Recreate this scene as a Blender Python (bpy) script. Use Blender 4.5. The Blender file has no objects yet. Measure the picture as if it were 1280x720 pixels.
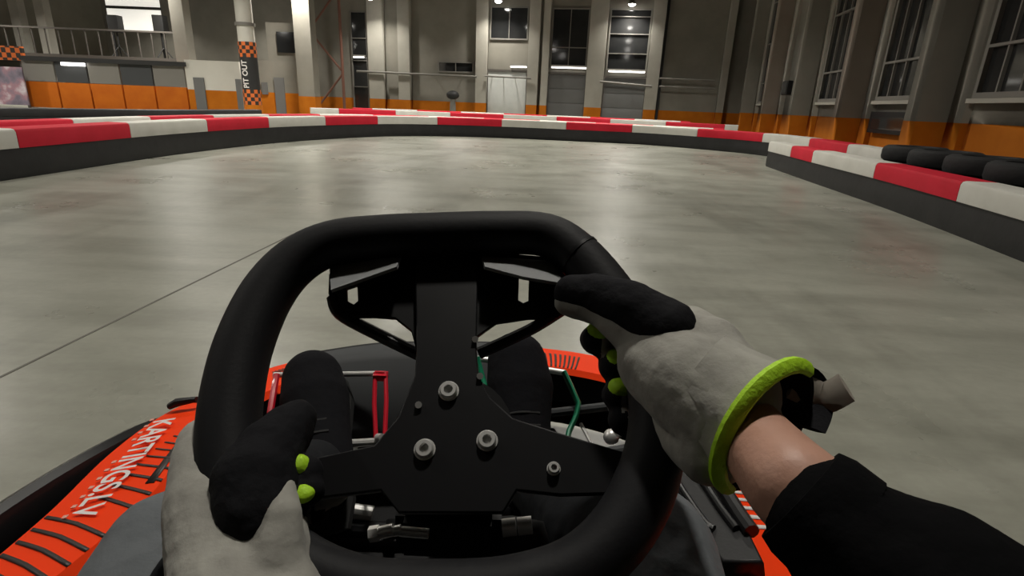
import bpy, bmesh, math, random
from mathutils import Vector as V, Matrix
random.seed(4)
sc = bpy.context.scene
col = bpy.data.collections.new('scene'); sc.collection.children.link(col)
R = math.radians

# ------------------------------------------------------------------ camera
FPX, HC = 693.0, 0.80
TH = R(2.3); PI_ = math.atan(232 * math.cos(TH) / FPX)
fw = V((0, math.cos(PI_), -math.sin(PI_))); _r = V((1, 0, 0)); _u = V((0, math.sin(PI_), math.cos(PI_)))
RX = _r * math.cos(TH) + _u * math.sin(TH); UP = _u * math.cos(TH) - _r * math.sin(TH)
CAM = V((0, 0, HC))
def ray(px, py): return fw + RX * ((px - 640) / FPX) - UP * ((py - 360) / FPX)
def P(px, py, d): return CAM + ray(px, py) * d          # point at distance d in front of the lens
def G(px, py, z=0.0):                                   # point on a level plane
    r = ray(px, py); return CAM + r * ((z - HC) / r.z)
def onplane(px, py, o, n):
    r = ray(px, py); return CAM + r * ((o - CAM).dot(n) / r.dot(n))
cd = bpy.data.cameras.new('camera'); cam = bpy.data.objects.new('camera', cd); col.objects.link(cam)
cd.sensor_width = 36; cd.lens = FPX / 1280 * 36; cd.clip_start = 0.02; cd.clip_end = 200
m = Matrix((RX, UP, -fw)).transposed().to_4x4(); m.translation = CAM; cam.matrix_world = m
sc.camera = cam

# ------------------------------------------------------------------ materials
def mat(name, c, rough=0.6, metal=0.0, c2=None, scale=6.0, bump=0.0, bscale=40.0, emit=None, es=1.0, rvar=0.0, stretch=None, spec=None, coat=0.0, sheen=0.0, detail=4.0):
    mt = bpy.data.materials.new(name); mt.use_nodes = True
    nt = mt.node_tree; b = nt.nodes['Principled BSDF']; L = nt.links
    b.inputs['Base Color'].default_value = (*c, 1); b.inputs['Roughness'].default_value = rough; b.inputs['Metallic'].default_value = metal
    if spec is not None: b.inputs['Specular IOR Level'].default_value = spec
    if coat: b.inputs['Coat Weight'].default_value = coat
    if sheen: b.inputs['Sheen Weight'].default_value = sheen
    tc = nt.nodes.new('ShaderNodeTexCoord'); out = tc.outputs['Object']
    if stretch:
        mp = nt.nodes.new('ShaderNodeMapping'); mp.inputs['Scale'].default_value = stretch; L.new(out, mp.inputs['Vector']); out = mp.outputs['Vector']
    if c2 or rvar:
        n = nt.nodes.new('ShaderNodeTexNoise'); n.inputs['Scale'].default_value = scale; n.inputs['Detail'].default_value = detail; n.inputs['Roughness'].default_value = 0.6
        L.new(out, n.inputs['Vector'])
        if c2:
            rp = nt.nodes.new('ShaderNodeValToRGB'); rp.color_ramp.elements[0].position = 0.35; rp.color_ramp.elements[1].position = 0.68
            rp.color_ramp.elements[0].color = (*c, 1); rp.color_ramp.elements[1].color = (*c2, 1)
            L.new(n.outputs['Fac'], rp.inputs['Fac']); L.new(rp.outputs['Color'], b.inputs['Base Color'])
        if rvar:
            mr = nt.nodes.new('ShaderNodeMapRange'); mr.inputs['From Min'].default_value = 0.3; mr.inputs['From Max'].default_value = 0.7
            mr.inputs['To Min'].default_value = rough - rvar; mr.inputs['To Max'].default_value = rough + rvar
            L.new(n.outputs['Fac'], mr.inputs['Value']); L.new(mr.outputs['Result'], b.inputs['Roughness'])
    if bump:
        n2 = nt.nodes.new('ShaderNodeTexNoise'); n2.inputs['Scale'].default_value = bscale; n2.inputs['Detail'].default_value = 5
        L.new(out, n2.inputs['Vector'])
        bp = nt.nodes.new('ShaderNodeBump'); bp.inputs['Strength'].default_value = bump; bp.inputs['Distance'].default_value = 0.01
        L.new(n2.outputs['Fac'], bp.inputs['Height']); L.new(bp.outputs['Normal'], b.inputs['Normal'])
    if emit:
        b.inputs['Emission Color'].default_value = (*emit, 1); b.inputs['Emission Strength'].default_value = es
    return mt
M = {}
M['wall'] = mat('wall_paint', (.22, .208, .178), .85, c2=(.27, .255, .217), scale=.9, bump=.15, bscale=8)
M['pilaster'] = mat('pilaster_paint', (.36, .345, .30), .85, c2=(.42, .40, .35), scale=1.2, bump=.15, bscale=8)
M['brown_column'] = mat('brown_column', (.24, .20, .165), .85, c2=(.29, .25, .21), scale=1.2, bump=.1, bscale=8)
M['orange_wall'] = mat('orange_wall_paint', (.48, .135, .006), .8, c2=(.56, .17, .010), scale=2, spec=.2)
M['orange_deep'] = mat('orange_panel_paint', (.50, .115, .008), .7, c2=(.58, .15, .01), scale=2, spec=.2)
M['white_wall'] = mat('white_partition', (.62, .60, .54), .7, c2=(.68, .66, .6), scale=1.0)
M['door_white'] = mat('roller_door', (.60, .62, .60), .5, c2=(.66, .68, .66), scale=3)
M['grey_door'] = mat('grey_door', (.15, .152, .15), .6)
M['dark'] = mat('dark_paint', (.02, .02, .02), .6)
M['ceil'] = mat('ceiling_dark', (.09, .085, .075), .9, c2=(.12, .11, .1), scale=.5)
M['beam'] = mat('steel_beam', (.10, .09, .08), .7)
M['glass_night'] = mat('night_glass', (.018, .019, .020), .07, c2=(.032, .032, .032), scale=.6, bump=.06, bscale=3)
M['mullion'] = mat('window_frame_paint', (.20, .19, .17), .6)
M['steel'] = mat('galvanised_pipe', (.45, .44, .42), .35, .8)
M['rust'] = mat('red_oxide_steel', (.22, .10, .07), .7)
M['belt'] = mat('barrier_belt', (.012, .012, .013), .55, c2=(.02, .02, .021), scale=5, bump=.2, bscale=12)
M['red'] = mat('barrier_red', (.56, .012, .03), .6, c2=(.64, .016, .04), scale=3, bump=.05, spec=.25)
M['white'] = mat('barrier_white', (.58, .57, .52), .6, c2=(.66, .65, .6), scale=3, bump=.05, spec=.25)
M['tyre'] = mat('tyre_rubber', (.010, .010, .011), .75, bump=.3, bscale=25)
M['black_plastic'] = mat('black_plastic', (.011, .011, .012), .45, bump=.05, bscale=150, spec=.3)
M['black_gloss'] = mat('black_gloss', (.011, .011, .012), .3, spec=.4)
M['grey_plastic'] = mat('dark_grey_plastic', (.060, .063, .066), .6, spec=.3)
M['lip'] = mat('bracket_grey', (.24, .245, .25), .6, spec=.3)
M['rim'] = mat('rim_foam', (.0085, .0085, .010), .62, bump=.04, bscale=260, spec=.22)
M['plate'] = mat('black_steel_plate', (.007, .007, .008), .45, spec=.25)
M['orange'] = mat('kart_orange', (1.0, .052, .003), .55, spec=.12)
M['sticker'] = mat('black_sticker', (.03, .022, .02), .45)
M['white_ink'] = mat('white_print', (.78, .74, .72), .45)
M['pale_ink'] = mat('pale_print', (.80, .38, .30), .5)
M['chrome'] = mat('bright_metal', (.78, .77, .75), .34, .55)
M['red_metal'] = mat('red_pedal_paint', (.62, .012, .03), .3, coat=.4)
M['green_metal'] = mat('green_pedal_paint', (.012, .24, .12), .3, coat=.4)
M['suede'] = mat('grey_suede', (.30, .29, .262), .92, c2=(.40, .39, .35), scale=22, bump=.2, bscale=60, sheen=.1, spec=.15)
M['glove_black'] = mat('black_glove_fabric', (.009, .009, .011), .85, bump=.2, bscale=90, spec=.15)
M['neon'] = mat('neon_yellow_trim', (.46, .80, .02), .65, bump=.2, bscale=200)
M['velcro'] = mat('strap_taupe', (.25, .22, .185), .85, c2=(.31, .28, .24), scale=30)
M['skin'] = mat('skin', (.50, .27, .195), .5, c2=(.56, .31, .225), scale=15, bump=.08, bscale=120)
M['sweat'] = mat('black_sweatshirt', (.0045, .0045, .005), .95, bump=.3, bscale=50, spec=.05)
M['trouser'] = mat('charcoal_trousers', (.014, .015, .017), .9, spec=.1, bump=.25, bscale=35)
M['knee'] = mat('slate_knee_panel', (.115, .126, .137), .9, c2=(.135, .147, .158), scale=10, bump=.2, bscale=60)
M['shoe'] = mat('black_shoe_suede', (.009, .009, .011), .9, bump=.2, bscale=60, spec=.12)
M['sole'] = mat('shoe_sole', (.02, .02, .02), .7)
M['helmet'] = mat('helmet_shell', (.02, .02, .022), .3)
M['lampglow'] = mat('lamp_lens', (1, 1, 1), .4, emit=(1, .96, .88), es=40)
M['screen'] = mat('lit_screen', (.8, .8, .76), .5, emit=(1, .97, .88), es=.55)
M['tube'] = mat('lit_tube', (1, 1, 1), .4, emit=(1, .97, .9), es=3.0)

def floor_mat():
    mt = bpy.data.materials.new('floor_concrete'); mt.use_nodes = True
    nt = mt.node_tree; L = nt.links; b = nt.nodes['Principled BSDF']
    tc = nt.nodes.new('ShaderNodeTexCoord')
    def noise(scale, det, stretch=None, rough=.6):
        n = nt.nodes.new('ShaderNodeTexNoise'); n.inputs['Scale'].default_value = scale; n.inputs['Detail'].default_value = det; n.inputs['Roughness'].default_value = rough
        if stretch:
            mp = nt.nodes.new('ShaderNodeMapping'); mp.inputs['Scale'].default_value = stretch[0]; mp.inputs['Rotation'].default_value = (0, 0, stretch[1])
            L.new(tc.outputs['Object'], mp.inputs['Vector']); L.new(mp.outputs['Vector'], n.inputs['Vector'])
        else: L.new(tc.outputs['Object'], n.inputs['Vector'])
        return n
    def ramp(src, p0, c0, p1, c1):
        r = nt.nodes.new('ShaderNodeValToRGB'); e = r.color_ramp.elements
        e[0].position, e[1].position = p0, p1; e[0].color = (*c0, 1); e[1].color = (*c1, 1); L.new(src, r.inputs['Fac']); return r
    def mult(a, bb, f=1.0):
        mx = nt.nodes.new('ShaderNodeMix'); mx.data_type = 'RGBA'; mx.blend_type = 'MULTIPLY'; mx.inputs[0].default_value = f
        L.new(a, mx.inputs[6]); L.new(bb, mx.inputs[7]); return mx.outputs[2]
    base = ramp(noise(.45, 5).outputs['Fac'], .3, (.29, .29, .243), .7, (.35, .35, .298))
    scuff = ramp(noise(1.6, 6, ((.5, 2.2, 1), R(24)), .65).outputs['Fac'], .36, (.78, .78, .77), .56, (1, 1, 1))
    track = ramp(noise(.8, 5, ((1.0, .28, 1), R(-8)), .7).outputs['Fac'], .34, (.66, .66, .65), .50, (1, 1, 1))
    fine = ramp(noise(30, 3).outputs['Fac'], .3, (.94, .94, .94), .7, (1.04, 1.04, 1.04))
    chip = ramp(noise(2.3, 7, ((.6, 1.8, 1), R(60)), .62).outputs['Fac'], .66, (1, 1, 1), .74, (1.35, 1.33, 1.28))
    c = mult(mult(mult(mult(base.outputs['Color'], scuff.outputs['Color']), track.outputs['Color']), fine.outputs['Color']), chip.outputs['Color'])
    L.new(c, b.inputs['Base Color'])
    rr = nt.nodes.new('ShaderNodeMapRange'); rr.inputs['From Min'].default_value = .3; rr.inputs['From Max'].default_value = .7
    rr.inputs['To Min'].default_value = .24; rr.inputs['To Max'].default_value = .42
    L.new(noise(1.1, 5).outputs['Fac'], rr.inputs['Value']); L.new(rr.outputs['Result'], b.inputs['Roughness'])
    bp = nt.nodes.new('ShaderNodeBump'); bp.inputs['Strength'].default_value = .06; bp.inputs['Distance'].default_value = .01
    L.new(noise(9, 4).outputs['Fac'], bp.inputs['Height']); L.new(bp.outputs['Normal'], b.inputs['Normal'])
    return mt
M['floor'] = floor_mat()
def banner_mat():
    mt = mat('banner_print', (.05, .04, .06), .6); nt = mt.node_tree
    tc = nt.nodes.new('ShaderNodeTexCoord'); n = nt.nodes.new('ShaderNodeTexNoise'); n.inputs['Scale'].default_value = 1.6; n.inputs['Detail'].default_value = 5
    r = nt.nodes.new('ShaderNodeValToRGB'); cr = r.color_ramp
    cr.elements[0].position = .32; cr.elements[0].color = (.05, .045, .06, 1); cr.elements[1].position = .66; cr.elements[1].color = (.62, .58, .62, 1)
    e = cr.elements.new(.48); e.color = (.20, .17, .22, 1); e = cr.elements.new(.56); e.color = (.36, .20, .24, 1)
    nt.links.new(tc.outputs['Object'], n.inputs['Vector']); nt.links.new(n.outputs['Fac'], r.inputs['Fac']); nt.links.new(r.outputs['Color'], nt.nodes['Principled BSDF'].inputs['Base Color'])
    return mt
M['banner'] = banner_mat()
M['joint'] = mat('joint_filler', (.15, .145, .125), .8)
def checker_mat(a, c, sx):
    mt = mat('checker_wrap', a, .5); nt = mt.node_tree
    uv = nt.nodes.new('ShaderNodeUVMap'); ck = nt.nodes.new('ShaderNodeTexChecker'); ck.inputs['Scale'].default_value = sx
    ck.inputs['Color1'].default_value = (*a, 1); ck.inputs['Color2'].default_value = (*c, 1)
    nt.links.new(uv.outputs['UV'], ck.inputs['Vector']); nt.links.new(ck.outputs['Color'], nt.nodes['Principled BSDF'].inputs['Base Color'])
    return mt
M['checker'] = checker_mat((.70, .16, .03), (.03, .025, .02), 1.0)

# ------------------------------------------------------------------ mesh helpers
def finish(bm, smooth=True, ang=35):
    bmesh.ops.remove_doubles(bm, verts=bm.verts, dist=1e-6)
    bmesh.ops.recalc_face_normals(bm, faces=bm.faces)
    if smooth:
        for f in bm.faces: f.smooth = True
        for e in bm.edges:
            if len(e.link_faces) == 2 and e.calc_face_angle(0) > R(ang): e.smooth = False
def obj(name, bm, mats, parent=None, smooth=True, ang=35, loc=None):
    if not isinstance(mats, (list, tuple)): mats = [mats]
    finish(bm, smooth, ang)
    o_ = V(loc) if loc is not None else None
    if o_ is not None: bmesh.ops.translate(bm, vec=-o_, verts=bm.verts)
    me = bpy.data.meshes.new(name); bm.to_mesh(me); bm.free()
    for mm in mats: me.materials.append(mm)
    o = bpy.data.objects.new(name, me); col.objects.link(o)
    return place(o, parent, o_)
def place(o, parent, loc=None):
    w = V(loc) if loc is not None else V((0, 0, 0))
    if parent is not None:
        o.parent = parent
        q = parent; off = V((0, 0, 0))
        while q is not None: off += q.location; q = q.parent
        o.location = w - off
    else: o.location = w
    return o
def empty(name, loc, parent=None):
    o = bpy.data.objects.new(name, None); o.empty_display_size = .1; col.objects.link(o)
    return place(o, parent, loc)
def tag(o, label, cat, group=None, kind=None):
    if label: o['label'] = label
    if cat: o['category'] = cat
    if group: o['group'] = group
    if kind: o['kind'] = kind
    return o
def struct(name, bm, mats, label=None, **k):
    o = obj(name, bm, mats, **k); o['kind'] = 'structure'
    if label: o['label'] = label
    return o
def box(bm, c, s, ax=None, bevel=0.0, mi=0):
    c = V(c); ex, ey, ez = ax if ax else (V((1, 0, 0)), V((0, 1, 0)), V((0, 0, 1)))
    vs = [bm.verts.new(c + ex * (sx * s[0] / 2) + ey * (sy * s[1] / 2) + ez * (sz * s[2] / 2)) for sx in (-1, 1) for sy in (-1, 1) for sz in (-1, 1)]
    q = [(0, 1, 3, 2), (4, 6, 7, 5), (0, 4, 5, 1), (2, 3, 7, 6), (0, 2, 6, 4), (1, 5, 7, 3)]
    fs = [bm.faces.new([vs[i] for i in a]) for a in q]
    for f in fs: f.material_index = mi
    if bevel:
        bmesh.ops.bevel(bm, geom=list({e for f in fs for e in f.edges}), offset=bevel, segments=2, affect='EDGES', profile=.7)
    return bm
def catmull(pts, n=8, closed=False):
    pts = [V(p) for p in pts]; out = []; N = len(pts)
    rng = range(N if closed else N - 1)
    for i in rng:
        g = (lambda k: pts[k % N]) if closed else (lambda k: pts[max(0, min(N - 1, k))])
        p0, p1, p2, p3 = g(i - 1), g(i), g(i + 1), g(i + 2)
        for j in range(n):
            t = j / n
            out.append(.5 * ((2 * p1) + (p2 - p0) * t + (2 * p0 - 5 * p1 + 4 * p2 - p3) * t * t + (3 * p1 - p0 - 3 * p2 + p3) * t ** 3))
    if not closed: out.append(pts[-1].copy())
    return out
def lerp_list(vals, n, closed=False):
    out = []; N = len(vals)
    for i in range(N if closed else N - 1):
        a, b_ = vals[i], vals[(i + 1) % N]
        out += [a + (b_ - a) * j / n for j in range(n)]
    if not closed: out.append(vals[-1])
    return out
def tube(bm, pts, r, seg=14, closed=False, flat=None, caps=True, mi=0):
    pts = [V(p) for p in pts]; N = len(pts); rs = r if isinstance(r, (list, tuple)) else [r] * N
    rings = []; nrm = None
    for i in range(N):
        a = pts[(i - 1) % N] if (closed or i > 0) else pts[i]; b_ = pts[(i + 1) % N] if (closed or i < N - 1) else pts[i]
        t = (b_ - a).normalized()
        if nrm is None:
            nrm = t.orthogonal().normalized() if flat is None else (V(flat) - t * t.dot(V(flat))).normalized()
        else: nrm = (nrm - t * t.dot(nrm)).normalized() if flat is None else (V(flat) - t * t.dot(V(flat))).normalized()
        bn = t.cross(nrm)
        ri = rs[i]; rx, ry = ri if isinstance(ri, (list, tuple)) else (ri, ri)
        rings.append([bm.verts.new(pts[i] + nrm * (rx * math.cos(2 * math.pi * k / seg)) + bn * (ry * math.sin(2 * math.pi * k / seg))) for k in range(seg)])
    for i in range(N if closed else N - 1):
        A, B = rings[i], rings[(i + 1) % N]
        sh = 0
        if closed and i == N - 1:
            sh = min(range(seg), key=lambda s: (A[0].co - B[s].co).length)
        for k in range(seg):
            f = bm.faces.new((A[k], A[(k + 1) % seg], B[(k + 1 + sh) % seg], B[(k + sh) % seg])); f.material_index = mi
    if caps and not closed:
        bm.faces.new(rings[0][::-1]).material_index = mi; bm.faces.new(rings[-1]).material_index = mi
    return rings
def cyl(bm, a, b_, r, seg=20, r2=None, mi=0):
    return tube(bm, [a, b_], [r, r if r2 is None else r2], seg, mi=mi)
def sphere(bm, c, r, seg=16):
    mtx = Matrix.Translation(V(c)) @ (Matrix.Scale(r, 4) if not isinstance(r, (list, tuple)) else Matrix.Diagonal((*r, 1)))
    bmesh.ops.create_uvsphere(bm, u_segments=seg, v_segments=seg // 2 + 2, radius=1, matrix=mtx)
def evaluated(o):
    bpy.context.view_layer.update()
    dg = bpy.context.evaluated_depsgraph_get()
    return bpy.data.meshes.new_from_object(o.evaluated_get(dg))
def blob(name, chains, mats, parent=None, voxel=.004, smooth=6, pick=None, loc=None, tex=None):
    """one continuous surface grown over tapered chains of (point, radius)"""
    bm = bmesh.new()
    for ch in chains:
        for i, (p, r) in enumerate(ch):
            sphere(bm, p, r)
            if i:
                p0, r0 = ch[i - 1]
                if (V(p) - V(p0)).length > 1e-4: cyl(bm, p0, p, r0, 16, r)
    me = bpy.data.meshes.new(name + '_cage'); bm.to_mesh(me); bm.free()
    o = bpy.data.objects.new(name + '_cage', me); col.objects.link(o)
    md = o.modifiers.new('r', 'REMESH'); md.mode = 'VOXEL'; md.voxel_size = voxel; md.use_smooth_shade = True
    ms = o.modifiers.new('s', 'SMOOTH'); ms.iterations = smooth; ms.factor = .5
    if tex:
        t = bpy.data.textures.new(name, 'CLOUDS'); t.noise_scale = tex[1]; t.noise_depth = 2
        dm = o.modifiers.new('d', 'DISPLACE'); dm.texture = t; dm.strength = tex[0]; dm.mid_level = .5; dm.texture_coords = 'GLOBAL'
    nm = evaluated(o); bpy.data.objects.remove(o)
    nm.name = name; nm.materials.clear()
    mats = mats if isinstance(mats, (list, tuple)) else [mats]
    for mm in mats: nm.materials.append(mm)
    for f in nm.polygons:
        f.use_smooth = True
        f.material_index = pick(f.center.copy(), f.normal.copy()) if pick else 0
    w = V(loc) if loc is not None else V((0, 0, 0))
    nm.transform(Matrix.Translation(-w))
    ob = bpy.data.objects.new(name, nm); col.objects.link(ob)
    return place(ob, parent, w)
def plate(name, loops, o, ex, ey, thick, mats, parent=None, bevel=0.0, off=0.0):
    """flat plate cut from outline loops (first outline, then holes); loops are world points lying near the plane"""
    ez = ex.cross(ey).normalized()
    cu = bpy.data.curves.new(name, 'CURVE'); cu.dimensions = '2D'; cu.fill_mode = 'BOTH'; cu.extrude = thick / 2; cu.bevel_depth = bevel; cu.bevel_resolution = 1
    for lp in loops:
        s = cu.splines.new('POLY'); s.points.add(len(lp) - 1); s.use_cyclic_u = True
        for i, p in enumerate(lp):
            q = V(p) - o; s.points[i].co = (q.dot(ex), q.dot(ey), 0, 1)
    return flat_to_mesh(name, cu, o + ez * off, ex, ey, mats, parent)
def flat_to_mesh(name, cu, o, ex, ey, mats, parent):
    ez = ex.cross(ey).normalized()
    t = bpy.data.objects.new(name + '_cage', cu); col.objects.link(t)
    me = evaluated(t); bpy.data.objects.remove(t)
    mt = Matrix((ex, ey, ez)).transposed().to_4x4(); mt.translation = o
    me.transform(mt); me.name = name; me.materials.clear()
    me.materials.append(mats)
    ob = bpy.data.objects.new(name, me); col.objects.link(ob)
    return place(ob, parent)
def text(name, s, o, ex, ey, length, height, mats, parent, thick=.001, bold=0.0):
    cu = bpy.data.curves.new(name, 'FONT'); cu.body = s; cu.size = 1; cu.extrude = 0; cu.offset = bold
    t = bpy.data.objects.new(name + '_cage', cu); col.objects.link(t)
    me = evaluated(t); bpy.data.objects.remove(t)
    xs = [v.co.x for v in me.vertices]; ys = [v.co.y for v in me.vertices]
    x0, x1, y0, y1 = min(xs), max(xs), min(ys), max(ys)
    ez = ex.cross(ey).normalized()
    for v in me.vertices:
        a = (v.co.x - x0) / (x1 - x0) * length; b_ = (v.co.y - y0) / (y1 - y0) * height
        v.co = o + ex * a + ey * b_ + ez * thick
    me.name = name; me.materials.clear(); me.materials.append(mats)
    ob = bpy.data.objects.new(name, me); col.objects.link(ob)
    return place(ob, parent)

# ------------------------------------------------------------------ hall
YAW = R(10)
HU = V((math.sin(YAW), math.cos(YAW), 0)); HV = V((math.cos(YAW), -math.sin(YAW), 0)); Z = V((0, 0, 1))
AXH = (HV, HU, Z)
A_R, B_F, A_L, B_B, ZC = 5.25, 27.3, -27.0, -8.0, 8.0
def H(a, b, z): return HV * a + HU * b + Z * z
def far_a(px, py=125, b=B_F): return onplane(px, py, H(0, b, 0), HU).dot(HV)
def far_z(px, py, b=B_F): return onplane(px, py, H(0, b, 0), HU).z
def right_b(px, py=130, a=A_R): return onplane(px, py, H(a, 0, 0), HV).dot(HU)
def right_z(px, py, a=A_R): return onplane(px, py, H(a, 0, 0), HV).z
def hbox(bm, a0, a1, b0, b1, z0, z1, bevel=0, mi=0):
    return box(bm, H((a0 + a1) / 2, (b0 + b1) / 2, (z0 + z1) / 2), (abs(a1 - a0), abs(b1 - b0), abs(z1 - z0)), AXH, bevel, mi)

bm = bmesh.new(); hbox(bm, A_L - .3, A_R + .6, B_B - .3, B_F + .6, -.2, 0); struct('floor', bm, M['floor'], 'grey scuffed concrete track floor')
bm = bmesh.new(); hbox(bm, A_L - .3, A_R + .6, B_B - .3, B_F + .6, ZC, ZC + .2); struct('ceiling', bm, M['ceil'])
BAND = .70
def wall_panel(name, a0, a1, b0, b1, band, label=None):
    bm = bmesh.new(); hbox(bm, a0, a1, b0, b1, 0, band, mi=1); hbox(bm, a0, a1, b0, b1, band, ZC, mi=0)
    return struct(name, bm, [M['wall'], M['orange_wall']], label)
wall_panel('wall_right', A_R, A_R + .3, B_B, B_F, .76, 'right hall wall with an orange band along its foot')
wall_panel('wall_far', A_L, A_R + .3, B_F, B_F + .3, .72, 'far hall wall with an orange band along its foot')
wall_panel('wall_left', A_L - .3, A_L, B_B, B_F, .62)
wall_panel('wall_back', A_L, A_R + .3, B_B - .3, B_B, .62)
# roof beams
for i, b in enumerate((3, 9, 15, 21)):
    bm = bmesh.new()
    hbox(bm, A_L, A_R, b - .1, b + .1, ZC - .06, ZC); hbox(bm, A_L, A_R, b - .015, b + .015, ZC - .5, ZC - .06); hbox(bm, A_L, A_R, b - .1, b + .1, ZC - .56, ZC - .5)
    struct('trim_%d' % (i + 1), bm, M['beam'])

# right wall columns: front face 0.55 m proud
PROT = .55
colb = [right_b(1150, 130, A_R - PROT), right_b(1052, 130, A_R - PROT), right_b(991, 135, A_R - PROT)]
sp = (colb[2] - colb[0]) / 2
colb = [colb[0] - sp * 2, colb[0] - sp, colb[0], colb[1], colb[2], colb[2] + sp, colb[2] + 2 * sp]
while colb[-1] + sp < B_F - 1.0: colb.append(colb[-1] + sp)
tn = 5
for i, b in enumerate(colb):
    bm = bmesh.new()
    hbox(bm, A_R - PROT, A_R, b, b + .42, 0, .76, mi=1); hbox(bm, A_R - PROT, A_R, b, b + .42, .76, ZC - .56, mi=0)
    struct('trim_%d' % tn, bm, [M['brown_column'] if i % 2 else M['wall'], M['orange_wall']], 'concrete buttress column on the right hall wall'); tn += 1
    # pale reveal strip just this side of the column
    bm = bmesh.new(); hbox(bm, A_R - .10, A_R, b - .42, b - .012, .76, ZC - .56, mi=0); hbox(bm, A_R - .10, A_R, b - .42, b - .012, 0, .76, mi=1)
    struct('trim_%d' % tn, bm, [M['pilaster'], M['orange_wall']]); tn += 1
wn = 1
def window(origin, ex, ey, n, w, h, nx, rows, glass=None, bar=.032, frame=.08, label=None):
    """glazed window: origin lower-left on the wall, ex along wall, n toward the hall"""
    global wn
    root = empty('window_%d' % wn, origin); root['kind'] = 'structure'; wn += 1
    if label: root['label'] = label
    ax = (ex, n, Z)
    bm = bmesh.new(); box(bm, origin + ex * w / 2 + Z * h / 2 + n * .02, (w, .03, h), ax); obj('glazing', bm, glass or M['glass_night'], root)
    bm = bmesh.new()
    for x in (frame / 2, w - frame / 2): box(bm, origin + ex * x + Z * h / 2 + n * .055, (frame, .09, h), ax)
    for z in (frame / 2, h - frame / 2): box(bm, origin + ex * w / 2 + Z * z + n * .055, (w - 2 * frame, .09, frame), ax)
    for i in range(1, nx): box(bm, origin + ex * (w * i / nx) + Z * h / 2 + n * .055, (bar, .06, h - 2 * frame), ax)
    for z in rows: box(bm, origin + ex * w / 2 + Z * z + n * .06, (w - 2 * frame, .08, bar * 1.3), ax)
    obj('window_frame', bm, M['mullion'], root)
    return root
for i in range(len(colb) - 1):
    b0, b1 = colb[i] + .42, colb[i + 1] - .42
    if i == 4: continue                               # the blank bay that carries the loudspeaker
    w = (b1 - b0) - .16
    window(H(A_R, b0 + .08, 1.12), HU, Z, -HV, w, 6.0, 5, (.72, 2.1, 3.5, 4.9))
    bm = bmesh.new(); hbox(bm, A_R - .14, A_R - .02, b0 + .03, b1 - .03, 1.05, 1.115); struct('trim_%d' % tn, bm, M['pilaster']); tn += 1

# far wall bays (positions read off along the wall)
fa = lambda px: far_a(px)
def pil(px0, px1, dep=.35, zt=ZC - .56, mt='pilaster', z0=0):
    global tn
    bm = bmesh.new(); hbox(bm, fa(px0), fa(px1), B_F - dep, B_F, z0, .72, mi=1); hbox(bm, fa(px0), fa(px1), B_F - dep, B_F, .72, zt, mi=0)
    struct('trim_%d' % tn, bm, [M[mt], M['orange_wall']], 'pilaster on the far hall wall'); tn += 1
for p in ((466, 484), (502, 516), (596, 609), (659, 672), (676, 684), (731, 752), (805, 820), (896, 904)): pil(*p)
pil(488, 500, .12, mt='wall')
bm = bmesh.new(); hbox(bm, fa(821), fa(824), B_F - .12, B_F - .02, .1, 6.5); tag(obj('wall_strip', bm, M['dark']), 'dark vertical strip on the far wall beside the rightmost tall window', 'pipe')  # thin dark upright strip, a plain box set just off the wall
def fwindow(px0, px1, z0, z1, nx, rows, label, glass=None):
    a0, a1 = fa(px0), fa(px1)
    return window(H(a0, B_F, z0), HV, Z, -HU, a1 - a0, z1 - z0, nx, rows, glass, bar=.03, frame=.06, label=label)
ztop = far_z(710, 10)
fwindow(685, 730, 2.35, ztop, 2, (.9,), 'tall dark window in the middle of the far wall')
fwindow(754, 804, 2.35, ztop, 1, (.7, 1.5, 2.2), 'tall dark window right of the middle on the far wall')
fwindow(611, 657, far_z(635, 50), far_z(635, 8), 2, (), 'dark window high above the white roller door')
fwindow(443, 463, .05, far_z(455, 14), 1, (1.2, 2.4, 3.4), 'narrow dark window on the left of the far wall')
fwindow(548, 592, far_z(570, 91), far_z(570, 77), 2, (), 'low wide dark window left of the white roller door')
dn = 1
def door(px0, px1, z0, z1, mt, label, rib=0):
    global dn
    a0, a1 = fa(px0), fa(px1); w = a1 - a0
    root = empty('door_%d' % dn, H((a0 + a1) / 2, B_F, z0)); root['kind'] = 'structure'; root['label'] = label; dn += 1
    bm = bmesh.new(); n = max(1, rib)
    for i in range(n): hbox(bm, a0, a1, B_F - .08, B_F - .02, z0 + (z1 - z0) * i / n + .006, z0 + (z1 - z0) * (i + 1) / n - .006, bevel=.006)
    obj('door_leaf', bm, mt, root)
    bm = bmesh.new(); hbox(bm, a0 - .06, a0, B_F - .12, B_F, z0, z1 + .1); hbox(bm, a1, a1 + .06, B_F - .12, B_F, z0, z1 + .1); hbox(bm, a0, a1, B_F - .12, B_F, z1, z1 + .1)
    obj('door_frame', bm, M['beam'], root)
door(610, 657, 0, far_z(634, 90), M['door_white'], 'white roller door in the far wall', 1)
door(684, 731, .25, 2.1, M['grey_door'], 'dark grey gate under the middle tall window', 3)
door(754, 804, .10, 2.0, M['grey_door'], 'dark grey gate under the right-hand tall window', 3)
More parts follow.
